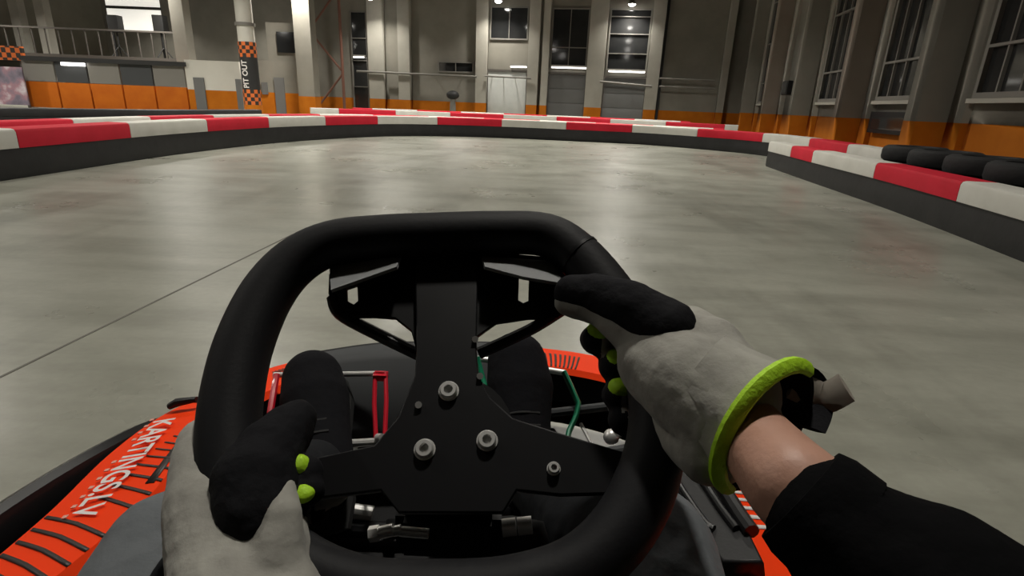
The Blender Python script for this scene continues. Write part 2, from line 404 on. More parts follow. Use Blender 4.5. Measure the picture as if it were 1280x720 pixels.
# bright sills / light tubes that run across the gates
def tube_light(px0, px1, z, name, label):
    root = empty(name, H((fa(px0) + fa(px1)) / 2, B_F - .2, z)); tag(root, label, 'lamp', 'lit tubes on the far wall')
    bm = bmesh.new(); hbox(bm, fa(px0), fa(px1), B_F - .16, B_F - .06, z + .02, z + .11); obj('housing', bm, M['mullion'], root)
    bm = bmesh.new(); cyl(bm, H(fa(px0) + .03, B_F - .2, z), H(fa(px1) - .03, B_F - .2, z), .03, 12); obj('tube', bm, M['tube'], root)
tube_light(637, 658, far_z(648, 84), 'tube_light', 'short bright tube light just above the white roller door')
tube_light(687, 731, far_z(708, 85), 'tube_light', 'bright tube light across the middle tall window')
tube_light(757, 803, far_z(780, 90), 'tube_light', 'bright tube light across the right-hand tall window of the far wall')
tube_light(446, 460, far_z(452, 72), 'tube_light', 'small bright tube light on the narrow left window of the far wall')
# pipes along the far wall
def pipe(px0, y0, px1, y1, r, label):
    bm = bmesh.new(); b = B_F - .44
    pa, pb = H(far_a(px0, y0, b), b, far_z(px0, y0, b)), H(far_a(px1, y1, b), b, far_z(px1, y1, b))
    cyl(bm, pa, pb, r, 12)
    for k in range(4): q = pa.lerp(pb, (k + .5) / 4); box(bm, q + HU * .2, (.03, .44, .03), AXH)
    tag(obj('conduit_pipe', bm, M['mullion']), label, 'pipe')
pipe(446, 89, 596, 96, .05, 'long grey pipe crossing the left half of the far wall')
pipe(606, 95, 664, 98, .04, 'short grey pipe in front of the white roller door')
pipe(750, 102, 815, 108, .05, 'short grey pipe below the right-hand tall window')
pipe(824, 98, 893, 101, .04, 'upper of the two grey pipes on the blank wall by the far right corner')
pipe(824, 108, 893, 111, .04, 'lower of the two grey pipes on the blank wall by the far right corner')
# small robot-like plant pot stand by the far wall
pb = G(566, 153); pb = H(far_a(566, 125, B_F - .9), B_F - .9, 0)
root = empty('round_top_stand', pb); tag(root, 'small dark stand with a round top before the far wall left of the roller door', 'stand')
bm = bmesh.new(); cyl(bm, pb, pb + Z * .04, .24, 20); obj('foot', bm, M['dark'], root)
bm = bmesh.new(); cyl(bm, pb + Z * .04, pb + Z * .85, .16, 16, .12); obj('post', bm, M['mullion'], root)
bm = bmesh.new(); sphere(bm, pb + Z * 1.02, (.3, .3, .2), 18); obj('top', bm, M['dark'], root)

# reddish lattice brace at the left of the far wall
ba, bb = fa(400), fa(436)
root = empty('lattice_brace', H((ba + bb) / 2, B_F - .5, 0)); tag(root, 'reddish steel lattice column standing left on the far wall', 'brace')
bm = bmesh.new(); cyl(bm, H(ba, B_F - .5, 0), H(ba, B_F - .5, 7.4), .07, 8); obj('upright', bm, M['rust'], root)
bm = bmesh.new(); cyl(bm, H(bb, B_F - .5, 0), H(bb, B_F - .5, 7.4), .07, 8); obj('upright', bm, M['rust'], root)
for k in range(4):
    z0, z1 = k * 1.85, (k + 1) * 1.85
    bm = bmesh.new(); s = (ba, bb) if k % 2 == 0 else (bb, ba)
    cyl(bm, H(s[0], B_F - .5, z0 + .05), H(s[1], B_F - .5, z1 - .05), .05, 8); obj('diagonal', bm, M['rust'], root)

# right wall fittings
def wbox(name, px0, px1, py0, py1, a, dep, label, cat, kind):
    b0, b1 = right_b(px1, (py0 + py1) / 2, a), right_b(px0, (py0 + py1) / 2, a)
    z1, z0 = right_z((px0 + px1) / 2, py0, a), right_z((px0 + px1) / 2, py1, a)
    return b0, b1, z0, z1
b0, b1, z0, z1 = wbox('', 976, 995, 101, 119, A_R - .45, .4, '', '', '')
zc = (z0 + z1) / 2; bc = (b0 + b1) / 2
root = empty('wall_speaker', H(A_R - .3, bc, zc)); tag(root, 'black loudspeaker on a bracket high on the right wall', 'speaker')
bm = bmesh.new(); hbox(bm, A_R - .55, A_R - .2, bc - .3, bc + .3, zc - .2, zc + .2, .03); obj('cabinet', bm, M['black_plastic'], root)
bm = bmesh.new(); hbox(bm, A_R - .565, A_R - .55, bc - .25, bc + .25, zc - .16, zc + .16, .004); obj('grille', bm, M['dark'], root)
bm = bmesh.new(); hbox(bm, A_R - .2, A_R, bc - .05, bc + .05, zc - .05, zc + .05); obj('bracket', bm, M['beam'], root)
z0 = right_z(984, 157); z1 = right_z(984, 141)
root = empty('control_box', H(A_R - .1, bc, (z0 + z1) / 2)); tag(root, 'small dark control box on the right wall below the loudspeaker', 'box')
bm = bmesh.new(); hbox(bm, A_R - .22, A_R, bc - .22, bc + .22, z0, z1, .01); obj('case', bm, M['grey_plastic'], root)
bm = bmesh.new(); hbox(bm, A_R - .235, A_R - .22, bc - .1, bc + .12, z0 + .1, z1 - .1); obj('window_pane', bm, M['mullion'], root)
# framed dark niche / monitor below the second window
b0, b1 = colb[2] + .55, colb[3] - .5
z0, z1 = right_z(1115, 168), right_z(1115, 140)
root = empty('wall_monitor', H(A_R - .05, (b0 + b1) / 2, z0)); tag(root, 'black framed screen low on the right wall under a tall window', 'screen')
bm = bmesh.new(); hbox(bm, A_R - .12, A_R, b0, b1, z0, z1, .015); obj('frame', bm, M['black_plastic'], root)
bm = bmesh.new(); hbox(bm, A_R - .13, A_R - .12, b0 + .15, b1 - .15, z0 + .08, z1 - .1); obj('display', bm, M['glass_night'], root)

# ------------------------------------------------------------------ pit side on the left (a row about 20 m ahead)
YP = 20.0
def onY(px, py, y=YP): return onplane(px, py, V((0, y, 0)), V((0, 1, 0)))
def pbox(bm, px0, px1, z0, z1, y0=YP, y1=None, py=120, mi=0, bevel=0):
    y1 = y0 + .2 if y1 is None else y1
    x0, x1 = onY(px0, py, y0).x, onY(px1, py, y0).x
    return box(bm, ((x0 + x1) / 2, (y0 + y1) / 2, (z0 + z1) / 2), (x1 - x0, y1 - y0, z1 - z0), None, bevel, mi)
zb = onY(270, 113).z
zt = onY(270, 76).z
# white hut wall with orange foot
root = empty('pit_partition', (onY(270, 120).x, YP, 0)); tag(root, 'low white partition with an orange foot beside the checkered column', 'partition')
bm = bmesh.new(); pbox(bm, 236, 303, 0, zb, mi=1); pbox(bm, 236, 303, zb, zt, mi=0); obj('panel', bm, [M['white_wall'], M['orange_wall']], root)
for a, b in ((244, 257), (296, 303)):
    bm = bmesh.new(); pbox(bm, a, b, .02, onY(250, 97).z, YP - .05, YP, bevel=.01); obj('door_leaf', bm, M['grey_door'], root)
# orange glazed screen wall, left
root = empty('pit_screen', (onY(130, 120).x, YP, 0)); tag(root, 'long pit counter with orange lower panels and glass above on the far left', 'partition')
zo = onY(150, 106).z; zg = onY(150, 80).z
for k in range(5):
    p0 = 36 + k * 40; p1 = p0 + 38
    bm = bmesh.new(); pbox(bm, p0, p1, .02, zo, bevel=.01); obj('orange_panel', bm, M['orange_deep'], root)
    bm = bmesh.new(); pbox(bm, p0, p1, zo + .01, zg, YP + .02, YP + .1); obj('glass_panel', bm, M['grey_plastic'] if k % 2 else M['mullion'], root)
bm = bmesh.new(); pbox(bm, 34, 236, zg, zg + .14, YP - .1, YP + .3); obj('top_rail', bm, M['dark'], root)
bm = bmesh.new(); pbox(bm, 84, 112, zg - .12, zg - .02, YP - .1, YP - .02); obj('light_strip', bm, M['tube'], root)
# banner
root = empty('picture_banner', (onY(12, 120).x, YP - .4, 0)); tag(root, 'printed grey and purple banner at the left edge of the hall', 'banner')
bm = bmesh.new(); pbox(bm, -60, 34, .08, onY(15, 84).z, YP - .4, YP - .36); obj('cloth', bm, M['banner'], root)
bm = bmesh.new(); pbox(bm, 32, 34, 0, onY(15, 84).z, YP - .36, YP - .3); obj('frame', bm, M['beam'], root)
# checker fascia above the banner
root = empty('checker_fascia', (onY(12, 120).x, YP + .3, 0)); tag(root, 'orange and black fascia board above the banner at the left edge', 'sign board')
def uvbox(bm, px0, px1, z0, z1, y, cell):
    x0, x1 = onY(px0, 120, y).x, onY(px1, 120, y).x
    uv = bm.loops.layers.uv.verify()
    vs = [bm.verts.new((x, y, z)) for x, z in ((x0, z0), (x1, z0), (x1, z1), (x0, z1))] + [bm.verts.new((x, y + .1, z)) for x, z in ((x0, z0), (x1, z0), (x1, z1), (x0, z1))]
    for q in ((0, 1, 2, 3), (7, 6, 5, 4), (0, 4, 5, 1), (1, 5, 6, 2), (2, 6, 7, 3), (3, 7, 4, 0)):
        f = bm.faces.new([vs[i] for i in q])
        for l in f.loops: l[uv].uv = (l.vert.co.x / cell, l.vert.co.z / cell)
bm = bmesh.new(); uvbox(bm, -60, 40, onY(20, 75).z, onY(20, 57).z, YP + .3, .16); obj('board', bm, M['checker'], root)
bm = bmesh.new(); pbox(bm, 34, 38, 0, onY(20, 74).z, YP + .42, YP + .5); obj('post', bm, M['beam'], root)
# lit projection screen with two dark speakers on the mezzanine
YM = 23.0
zd = onY(170, 72, YM).z
root = empty('mezzanine', (onY(150, 100, YM).x, YM + 1, 0)); tag(root, 'raised viewing deck on dark posts behind the pit counter', 'platform')
bm = bmesh.new(); pbox(bm, -60, 232, zd - .25, zd, YM - .4, YM + 2.6); obj('deck', bm, M['beam'], root)
for k, px in enumerate((-40, 60, 150, 226)):
    bm = bmesh.new(); pbox(bm, px, px + 6, 0, zd - .25, YM, YM + .2); obj('post', bm, M['beam'], root)
bm = bmesh.new()
for px in range(-56, 232, 16): pbox(bm, px, px + 1, zd, zd + .9, YM - .36, YM - .32)
pbox(bm, -58, 231, zd + .88, zd + .94, YM - .37, YM - .31); obj('railing', bm, M['beam'], root)
zs0, zs1 = onY(170, 38, YM + 1.5).z, onY(170, -30, YM + 1.5).z
root = empty('projection_screen', (onY(172, 60, YM + 1.5).x, YM + 1.5, zd)); tag(root, 'bright white projection screen above the pit counter, upper left', 'screen')
bm = bmesh.new(); pbox(bm, 138, 204, zs0, zs1, YM + 1.5, YM + 1.54, py=40); obj('sheet', bm, M['screen'], root)
bm = bmesh.new(); pbox(bm, 137, 205, onY(170, 10, YM + 1.5).z - .05, onY(170, 10, YM + 1.5).z + .05, YM + 1.45, YM + 1.5, py=40); obj('bar', bm, M['dark'], root)
bm = bmesh.new(); pbox(bm, 140, 142, zd, zs0, YM + 1.52, YM + 1.58, py=40); obj('stand', bm, M['dark'], root)
bm = bmesh.new(); pbox(bm, 200, 202, zd, zs0, YM + 1.52, YM + 1.58, py=40); obj('stand', bm, M['dark'], root)
for px, lb in ((146, 'left'), (202, 'right')):
    x = onY(px, 40, YM + .9).x; zz = onY(px, 30, YM + .9).z
    root = empty('stage_speaker', (x, YM + .9, zd)); tag(root, 'dark loudspeaker on a stand at the %s side of the bright screen' % lb, 'speaker')
    bm = bmesh.new(); box(bm, (x, YM + .9, zz), (.42, .36, .62), None, .03); obj('cabinet', bm, M['dark'], root)
    bm = bmesh.new(); cyl(bm, (x, YM + .9, zd + .45), (x, YM + .9, zz - .31), .03, 10)
    for k in range(3):
        an = k * 2.094; cyl(bm, (x, YM + .9, zd + .45), (x + .35 * math.cos(an), YM + .9 + .35 * math.sin(an), zd), .02, 8)
    obj('tripod', bm, M['dark'], root)
# rear partition of pits between the columns, darker
root = empty('pit_garage', (onY(352, 120, 23).x, 23, 0)); tag(root, 'dim pit garage front with orange foot between the checkered column and the grey column', 'partition')
bm = bmesh.new(); pbox(bm, 326, 376, 0, onY(350, 116, 23).z, 23, mi=1); pbox(bm, 326, 376, onY(350, 116, 23).z, onY(350, 76, 23).z, 23, mi=0); obj('panel', bm, [M['wall'], M['orange_wall']], root)
bm = bmesh.new(); pbox(bm, 344, 356, .02, onY(350, 97, 23).z, 22.94, 23); obj('door_leaf', bm, M['grey_door'], root)
bm = bmesh.new(); pbox(bm, 328, 335, onY(331, 118, 23).z, onY(331, 103, 23).z, 22.94, 23); obj('notice', bm, M['grey_door'], root)
bm = bmesh.new(); pbox(bm, 352, 374, onY(362, 66, 23).z, onY(362, 40, 23).z, 23.02, 23.1); obj('window_pane', bm, M['glass_night'], root)
bm = bmesh.new(); pbox(bm, 340, 376, onY(350, 76, 23).z, onY(350, 28, 23).z, 23.1, 23.3); obj('upper_wall', bm, M['wall'], root)
# columns of the hall on the left
def ring_uv(bm, c, r, z0, z1, cell, seg=24):
    uv = bm.loops.layers.uv.verify()
    for k in range(seg):
        a0, a1 = 2 * math.pi * k / seg, 2 * math.pi * (k + 1) / seg
        vs = [bm.verts.new((c.x + r * math.cos(a), c.y + r * math.sin(a), z)) for a, z in ((a0, z0), (a1, z0), (a1, z1), (a0, z1))]
        f = bm.faces.new(vs)
        nc = 14
        for l, (uu, zz) in zip(f.loops, ((k, z0), (k + 1, z0), (k + 1, z1), (k, z1))): l[uv].uv = (uu / seg * nc, (zz - z0) / cell)
YC = 19.0
c = onY(315, 115, YC); c.z = 0; rC = .25
root = empty('pit_column', c); tag(root, 'white round column wrapped in orange checks and a black PIT OUT band', 'column')
zz = lambda py: onY(314, py, YC).z
bm = bmesh.new(); cyl(bm, c, c + Z * (ZC - .56), rC, 24); obj('shaft', bm, M['white_wall'], root)
bm = bmesh.new(); ring_uv(bm, c, rC + .015, zz(72), zz(53), (zz(53) - zz(72)) / 4); obj('checker_wrap', bm, M['checker'], root)
bm = bmesh.new(); ring_uv(bm, c, rC + .015, zz(131), zz(112), (zz(112) - zz(131)) / 4); obj('checker_wrap', bm, M['checker'], root)
bm = bmesh.new(); cyl(bm, c + Z * zz(112), c + Z * zz(72), rC + .016, 24); obj('black_band', bm, M['dark'], root)
bm = bmesh.new(); cyl(bm, c + Z * .01, c + Z * zz(131), rC + .014, 24); obj('orange_foot', bm, M['orange_wall'], root)
bm = bmesh.new(); cyl(bm, c + Z * zz(33), c + Z * zz(29), rC + .05, 24); obj('collar', bm, M['mullion'], root)
text('lettering', 'PIT OUT', c + V((.10 - .05, -(rC + .02), zz(110))), V((0, 0, 1)), V((-1, 0, 0)), zz(76) - zz(110), .17, M['white_ink'], root, .004, .02)
# square the lettering normal: reads upwards on the face that looks at the track
c2 = onY(387, 118, 22); c2.z = 0
root = empty('hall_column', c2); tag(root, 'square grey concrete column with orange foot right of the pit garage', 'column')
bm = bmesh.new(); box(bm, c2 + Z * .36, (.62, .62, .72), None); obj('orange_foot', bm, M['orange_wall'], root)
bm = bmesh.new(); box(bm, c2 + Z * ((ZC - .56 + .72) / 2), (.6, .6, ZC - .56 - .72), None); obj('shaft', bm, M['wall'], root)
c3 = onY(231, 60, 22.2); c3.z = 0
root = empty('hall_column', c3); tag(root, 'square grey column rising behind the left end of the white partition', 'column')
bm = bmesh.new(); box(bm, c3 + Z * .36, (.5, .5, .72), None); obj('orange_foot', bm, M['orange_wall'], root)
bm = bmesh.new(); box(bm, c3 + Z * ((ZC - .56 + .72) / 2), (.48, .48, ZC - .56 - .72), None); obj('shaft', bm, M['pilaster'], root)

for px, lb in ((32, 'slim pale column near the left edge, behind the viewing deck railing'), (63, 'slim pale column a little in from the left edge, behind the viewing deck railing')):
    c4 = onY(px, 60, 26.2); c4.z = 0
    root = empty('hall_column', c4); tag(root, lb, 'column')
    bm = bmesh.new(); box(bm, c4 + Z * .36, (.42, .42, .72), None); obj('orange_foot', bm, M['orange_wall'], root)
    bm = bmesh.new(); box(bm, c4 + Z * ((ZC - .56 + .72) / 2), (.40, .40, ZC - .56 - .72), None); obj('shaft', bm, M['pilaster'], root)
# ------------------------------------------------------------------ high-bay lamps
L0, L1 = G(623, 2, 4.93), G(790, 6, 4.93)
step = L1 - L0
LAMP_W = 125
k_vis = 0
for row in range(5):
    for cI in (-3, -2, -1, 0, 1):
        p = L0 + step * cI - HU * (row * 6.2); p.z = 4.95
        if p.dot(HV) < A_L + 1 or p.dot(HU) > B_F - .6: continue
        if row == 0 and cI == 0: lb = 'left of the two lit high-bay lamps at the top of the far wall'
        elif row == 0 and cI == 1: lb = 'right of the two lit high-bay lamps at the top of the far wall'
        else: lb = 'round lit high-bay lamp hanging under the hall roof overhead'
        root = empty('high_bay_lamp', p); tag(root, lb, 'lamp', 'high-bay hall lamps')
        bm = bmesh.new(); tube(bm, [p + Z * .22, p + Z * .2, p + Z * .1, p + Z * .0], [.05, .10, .12, .19], 20); obj('housing', bm, M['beam'], root)
        bm = bmesh.new(); sphere(bm, p + Z * .02, (.15, .15, .10), 20); obj('lens', bm, M['lampglow'], root)
        bm = bmesh.new(); cyl(bm, p + Z * .22, V((p.x, p.y, ZC)), .012, 8); obj('hanger', bm, M['beam'], root)
        ld = bpy.data.lights.new('lamp_light', 'AREA'); ld.shape = 'DISK'; ld.size = .34; ld.energy = LAMP_W * (.6, 1.5, 1.45, .8, .5)[row]; ld.spread = R(128 if row == 0 else 146); ld.color = (1, .955, .86)
        lo = bpy.data.objects.new('lamp_light', ld); col.objects.link(lo); place(lo, root, p - Z * .09)

# ------------------------------------------------------------------ track barriers
def barrier(path, bounds_or_len, first_red, h, label, group='track barriers', side=1, thick=.24, start=0.0, name='track_barrier', plain=False):
    """path: front-face points on the floor; side=+1 puts the body to the left of travel"""
    pts = catmull([V((x, y, 0)) for x, y in path], 10)
    S = [0.0]
    for a, b in zip(pts, pts[1:]): S.append(S[-1] + (b - a).length)
    def at(s):
        s = max(0, min(S[-1], s))
        for i in range(len(S) - 1):
            if s <= S[i + 1] + 1e-9:
                t = (s - S[i]) / max(1e-9, S[i + 1] - S[i]); return pts[i].lerp(pts[i + 1], t), (pts[min(i + 2, len(pts) - 1)] - pts[max(i - 1, 0)]).normalized()
    if isinstance(bounds_or_len, (int, float)):
        bd = [0.0]; s = start
        while s < S[-1] - .15:
            if s > .1: bd.append(s)
            s += bounds_or_len
        bd.append(S[-1])
    else: bd = bounds_or_len
    root = empty(name, at(S[-1] / 2)[0]); tag(root, label, 'track barrier', group)
    def loft(prof, s0, s1, n):
        bm = bmesh.new(); rings = []
        for k in range(n + 1):
            p, t = at(s0 + (s1 - s0) * k / n); nn = V((-t.y, t.x, 0)) * side
            rings.append([bm.verts.new(p + nn * d + Z * z) for d, z in prof])
        m_ = len(prof)
        for A, B in zip(rings, rings[1:]):
            for j in range(m_): bm.faces.new((A[j], A[(j + 1) % m_], B[(j + 1) % m_], B[j]))
        bm.faces.new(rings[0][::-1]); bm.faces.new(rings[-1]); return bm
    zc = h * .61
    basep = [(0, .0), (-.01, .03), (-.012, zc * .5), (0, zc), (thick, zc), (thick, 0)]
    obj('base', loft(basep, 0, S[-1], max(8, int(S[-1] * 3))), M['belt'], root)
    capp = [(-.012, zc), (-.014, h - .03), (-.004, h - .008), (.02, h), (thick - .02, h), (thick, h - .02), (thick, zc)]
    for i, (s0, s1) in enumerate(zip(bd, bd[1:])):
        red = (i % 2 == 0) == first_red
        o = obj('cap_block', loft(capp, s0 + .004, s1 - .004, max(2, int((s1 - s0) * 4))), M['belt'] if plain else M['red'] if red else M['white'], root)
        if not plain: o['label'] = 'red cap block' if red else 'white cap block'
    return root
# front face of the long left/far sweep, travelling away from the camera then right
pathA = [(-4.35, -1.5), (-4.37, 2), (-4.38, 5.0), (-4.36, 7.5), (-3.98, 9.9), (-2.92, 12.3), (-1.6, 13.25), (-.14, 13.44), (1.34, 13.3), (2.83, 13.1), (3.98, 12.25), (4.67, 11.4), (4.95, 10.3), (4.8, 8.6), (4.5, 7.0)]
barrier(pathA, 1.5, False, .42, 'long red and white barrier sweeping from the left edge round the far side', start=.45)
# arc positions of the near right block edges
pr = [(3.91, 8.92), (3.66, 7.0), (3.42, 5.09), (3.09, 3.27), (2.6, .9), (2.35, -.6)]
barrier(pr, [0, 1.05, 1.85, 3.45, 4.85, 6.3, 7.8, 9.0], False, .385, 'straight red and white capped barrier on the near right of the track', side=1)
barrier([(-5.9, 1), (-5.95, 6.5), (-5.6, 10.6), (-4.2, 14.0), (-1.5, 15.6), (2, 15.5), (5.2, 14.6)], 1.5, True, .37, 'second red and white capped barrier, just behind the far sweep', start=.6)
barrier([(-6.2, 17.3), (-5, 17.8), (-1, 18.6), (3, 18.2), (6.4, 16.9)], 1.7, False, .42, 'third red and white capped barrier, nearer the far wall', start=.8)
barrier([(-6, 20.9), (-2, 21.6), (2, 21.4), (6, 20.3)], 1.6, True, .40, 'rearmost red and white capped barrier before the far wall', start=.7)
barrier([(-10.2, 6), (-9.3, 10), (-7.7, 12.6), (-6.9, 15.5)], 30, True, .36, 'plain black rubber barrier before the pit counter at the far left', plain=True)
# tyres behind the near right barrier
tb = bmesh.new()
def tyre_bm():
    bm = bmesh.new(); prof = [(.17, .03), (.20, .0), (.27, .0), (.305, .02), (.315, .05), (.315, .12), (.305, .15), (.27, .17), (.20, .17), (.17, .14)]
    seg = 28; rings = [[bm.verts.new((r * math.cos(2 * math.pi * k / seg), r * math.sin(2 * math.pi * k / seg), z)) for r, z in prof] for k in range(seg)]
    for k in range(seg):
        A, B = rings[k], rings[(k + 1) % seg]
        for j in range(len(prof)): bm.faces.new((A[j], B[j], B[(j + 1) % len(prof)], A[(j + 1) % len(prof)]))
    return bm
tb.free()
ty0 = None
line = [V((4.36, 6.30, 0)), V((4.22, 5.65, 0)), V((4.10, 5.0, 0)), V((3.97, 4.36, 0)), V((3.84, 3.72, 0))]
nth = ['far end', 'second', 'middle', 'fourth', 'near end']
for i, q in enumerate(line):
    for k in range(3):
        if ty0 is None: ty0 = o = obj('tyre', tyre_bm(), M['tyre'])
        else: o = ty0.copy(); col.objects.link(o)
        o.location = q + V((random.uniform(-.015, .015), random.uniform(-.012, .012), k * .1705)); o.rotation_euler = (0, 0, random.random() * 6)
        tag(o, '%s black tyre in the %s stack of the row behind the right barrier' % (('lowest', 'middle', 'topmost')[k], ('farthest', 'second farthest', 'middle', 'second nearest', 'nearest')[i]), 'tyre', 'tyres behind the right barrier')

# floor joint line
ja, jb = G(20, 462), G(335, 308)
d = (jb - ja).normalized(); ja2, jb2 = ja - d * .6, jb + d * .3
bm = bmesh.new(); box(bm, (ja2 + jb2) / 2 + Z * .0008, ((jb2 - ja2).length, .009, .0016), (d, V((-d.y, d.x, 0)), Z)); struct('trim_%d' % tn, bm, M['joint'], 'dark joint line in the concrete floor'); tn += 1

# ------------------------------------------------------------------ the kart
kart = empty('go_kart', (-.06, .45, 0)); tag(kart, 'orange and black racing kart seen from its driving seat', 'go-kart')
CX = -.06
# bodywork ring: stations (outer x,y at top edge, width inward, z outer, z inner)
half = [(.575, .30, .10), (.565, .46, .13), (.56, .60, .15), (.57, .74, .15), (.555, .86, .145), (.50, .97, .14), (.44, 1.06, .14), (.30, 1.16, .15), (.13, 1.21, .16)]
left = [(CX - a, b, w) for a, b, w in half]; right = [(CX + a, b, w + (.085 if b < .9 else 0)) for a, b, w in half][::-1]
stn = left + right
ctr = [V((x, y, 0)) for x, y, w in stn]
def ring_section(i, tt):
    pass
dense = catmull(ctr, 6); wd = lerp_list([w for _, _, w in stn], 6)
def inward(i):
    t = (dense[min(i + 1, len(dense) - 1)] - dense[max(i - 1, 0)]).normalized(); return V((t.y, -t.x, 0))
ZO, ZI = .25, .275
def body_loft(i0, i1):
    bm = bmesh.new(); rings = []
    for i in range(i0, i1 + 1):
        n = inward(i); p = dense[i]; w = wd[i]
        prof = [(.03, .07, 1), (-.012, .11, 1), (-.006, .235, 1), (.006, ZO, 0), (w * .5, (ZO + ZI) / 2 + .004, 0), (w - .01, ZI, 0), (w, ZI - .01, 0), (w, .2, 1)]
        rings.append([bm.verts.new(p + n * a + Z * z) for a, z, _ in prof])
    mi = [1, 1, 0, 0, 0, 0, 1]
    for A, B in zip(rings, rings[1:]):
        for j in range(7):
            f = bm.faces.new((A[j], A[j + 1], B[j + 1], B[j])); f.material_index = mi[j]
    return bm
ND = len(dense); fL, fR = 30, ND - 31
obj('left_side_pod', body_loft(0, fL), [M['orange'], M['black_plastic']], kart)['label'] = 'orange side pod lettered KARTINGS.LV'
obj('front_fairing', body_loft(fL, fR), [M['orange'], M['black_plastic']], kart)
obj('right_side_pod', body_loft(fR, ND - 1), [M['orange'], M['black_plastic']], kart)
podL = [o for o in kart.children if o.name.startswith('left_side')][0]; podR = [o for o in kart.children if o.name.startswith('right_side')][0]; fair = [o for o in kart.children if o.name.startswith('front_f')][0]
for o, n in ((podL, 'side_pod'), (podR, 'side_pod')): o.name = n
def surf_z(frac): return ZO + (ZI - ZO) * frac
def ribbon(name, items, mt, parent, lift=.0008):
    """thin printed bands on the pod top; each item is a list of 4 (station index, inward fraction)"""
    bm = bmesh.new()
    def pt(i, fr):
        i = max(0, min(ND - 1.001, i)); k = int(i); t = i - k
        p = dense[k].lerp(dense[k + 1], t); n = inward(k).lerp(inward(k + 1), t); w = wd[k] + (wd[k + 1] - wd[k]) * t
        z = (ZO + (.29 / 2 - .145) + (ZI - ZO) * min(1, fr) + .004 * (1 - abs(2 * fr - 1))) + lift
        return p + n * (.006 + (w - .016) * fr) + Z * z
    for q in items:
        (i0, f0), (i1, f1), (i2, f2), (i3, f3) = q; n = 6
        A = [bm.verts.new(pt(i0 + (i1 - i0) * k / n, f0 + (f1 - f0) * k / n)) for k in range(n + 1)]
        B = [bm.verts.new(pt(i3 + (i2 - i3) * k / n, f3 + (f2 - f3) * k / n)) for k in range(n + 1)]
        for k in range(n): bm.faces.new((A[k], A[k + 1], B[k + 1], B[k]))
    o = obj(name, bm, mt, parent)
    md = o.modifiers.new('thick', 'SOLIDIFY'); md.thickness = .0006; md.offset = 0
    return o
# stripes near the rear of the left pod, channel line beside the lettering
st = []
for k in range(15):
    i = 7.0 + k * .95; wst = .27 - .008 * k; f0 = .03 if k < 6 else .45 + .03 * (k - 6)
    st.append(((i, f0), (i - 2.2 * (1 - f0), 1.0), (i - 2.2 * (1 - f0) + wst, 1.0), (i + wst, f0)))
ribbon('stripe_sticker', st, M['sticker'], podL)
ribbon('channel_line', [((13.5, .93), (26.5, .80), (26.5, .73), (13.5, .84))], M['sticker'], podL)
ribbon('channel_line', [((26.2, -.05), (26.4, 1.0), (27.0, 1.0), (26.8, -.05))], M['sticker'], podL)
def podpt(px, py, z): return G(px, py, z)
# lettering
tA, tB = G(193, 530, .262), G(84, 654, .262)
ex = (tB - tA).normalized(); ey = Z.cross(ex).normalized()
ez = ZI - ZO
ey = (ey + Z * .16).normalized()
text('lettering', 'KARTINGS.LV', tA + V((0, 0, .004)), ex, ey, (tB - tA).length, .037, M['white_ink'], podL, .0012, .019)
bm = bmesh.new()
for k in range(13):
    if k in (4, 5): continue
    q = tA + ex * ((tB - tA).length * (k - .5) / 12) - ey * .008 + V((0, 0, .0035)); box(bm, q, (.006, .006, .0012), (ex, ey, ex.cross(ey)))
obj('small_print', bm, M['pale_ink'], podL)
# front fairing stripes either side
def fr_st(i0, n, dirn): return [((i0 + k * .42 * dirn, .35), (i0 + k * .42 * dirn + .55, 1.0), (i0 + k * .42 * dirn + .73, 1.0), (i0 + k * .42 * dirn + .18, .35)) for k in range(n)]
iR = ND - 1 - 46
ribbon('stripe_sticker', fr_st(34.6, 6, 1), M['sticker'], fair)
ribbon('stripe_sticker', fr_st(ND - 1 - 48, 9, 1), M['sticker'], fair)
# right pod stripe sticker, white bands
ribbon('stripe_sticker', [((ND - 1 - 20.6 + k * .62, .45), (ND - 1 - 20.2 + k * .62, .98), (ND - 1 - 19.95 + k * .62, .98), (ND - 1 - 20.35 + k * .62, .45)) for k in range(14)], M['white_ink'], podR)
# black fixing lug on the left pod edge
bm = bmesh.new(); tube(bm, [G(212, 508, .262), G(222, 503, .272), G(246, 499, .282)], [.006, .008, .005], 8); obj('fixing_lug', bm, M['black_plastic'], kart)
# outer bumper, flattened bar round the whole kart
bp = [(.56, -.75, .16), (.66, -.5, .16), (.685, -.1, .165), (.685, .25, .17), (.672, .50, .18), (.65, .66, .187), (.612, .80, .187), (.585, .90, .17), (.53, 1.0, .13), (.34, 1.2, .11), (.13, 1.26, .11)]
bpath = [V((CX - a, b, z)) for a, b, z in bp] + [V((CX + a, b, z)) for a, b, z in bp[::-1]]
bm = bmesh.new(); dp = catmull(bpath, 6); tube(bm, dp, [(.046, .026)] * len(dp), 12, flat=Z); obj('bumper', bm, M['black_gloss'], kart)
bm = bmesh.new()
for s in (-1, 1):
    for y, a in ((.35, .575), (.66, .56), (-.1, .4)):
        bm = bmesh.new(); cyl(bm, V((CX + s * a, y, .14)), V((CX + s * .66, y, .17)), .012, 10); obj('bumper_stay', bm, M['black_plastic'], kart)
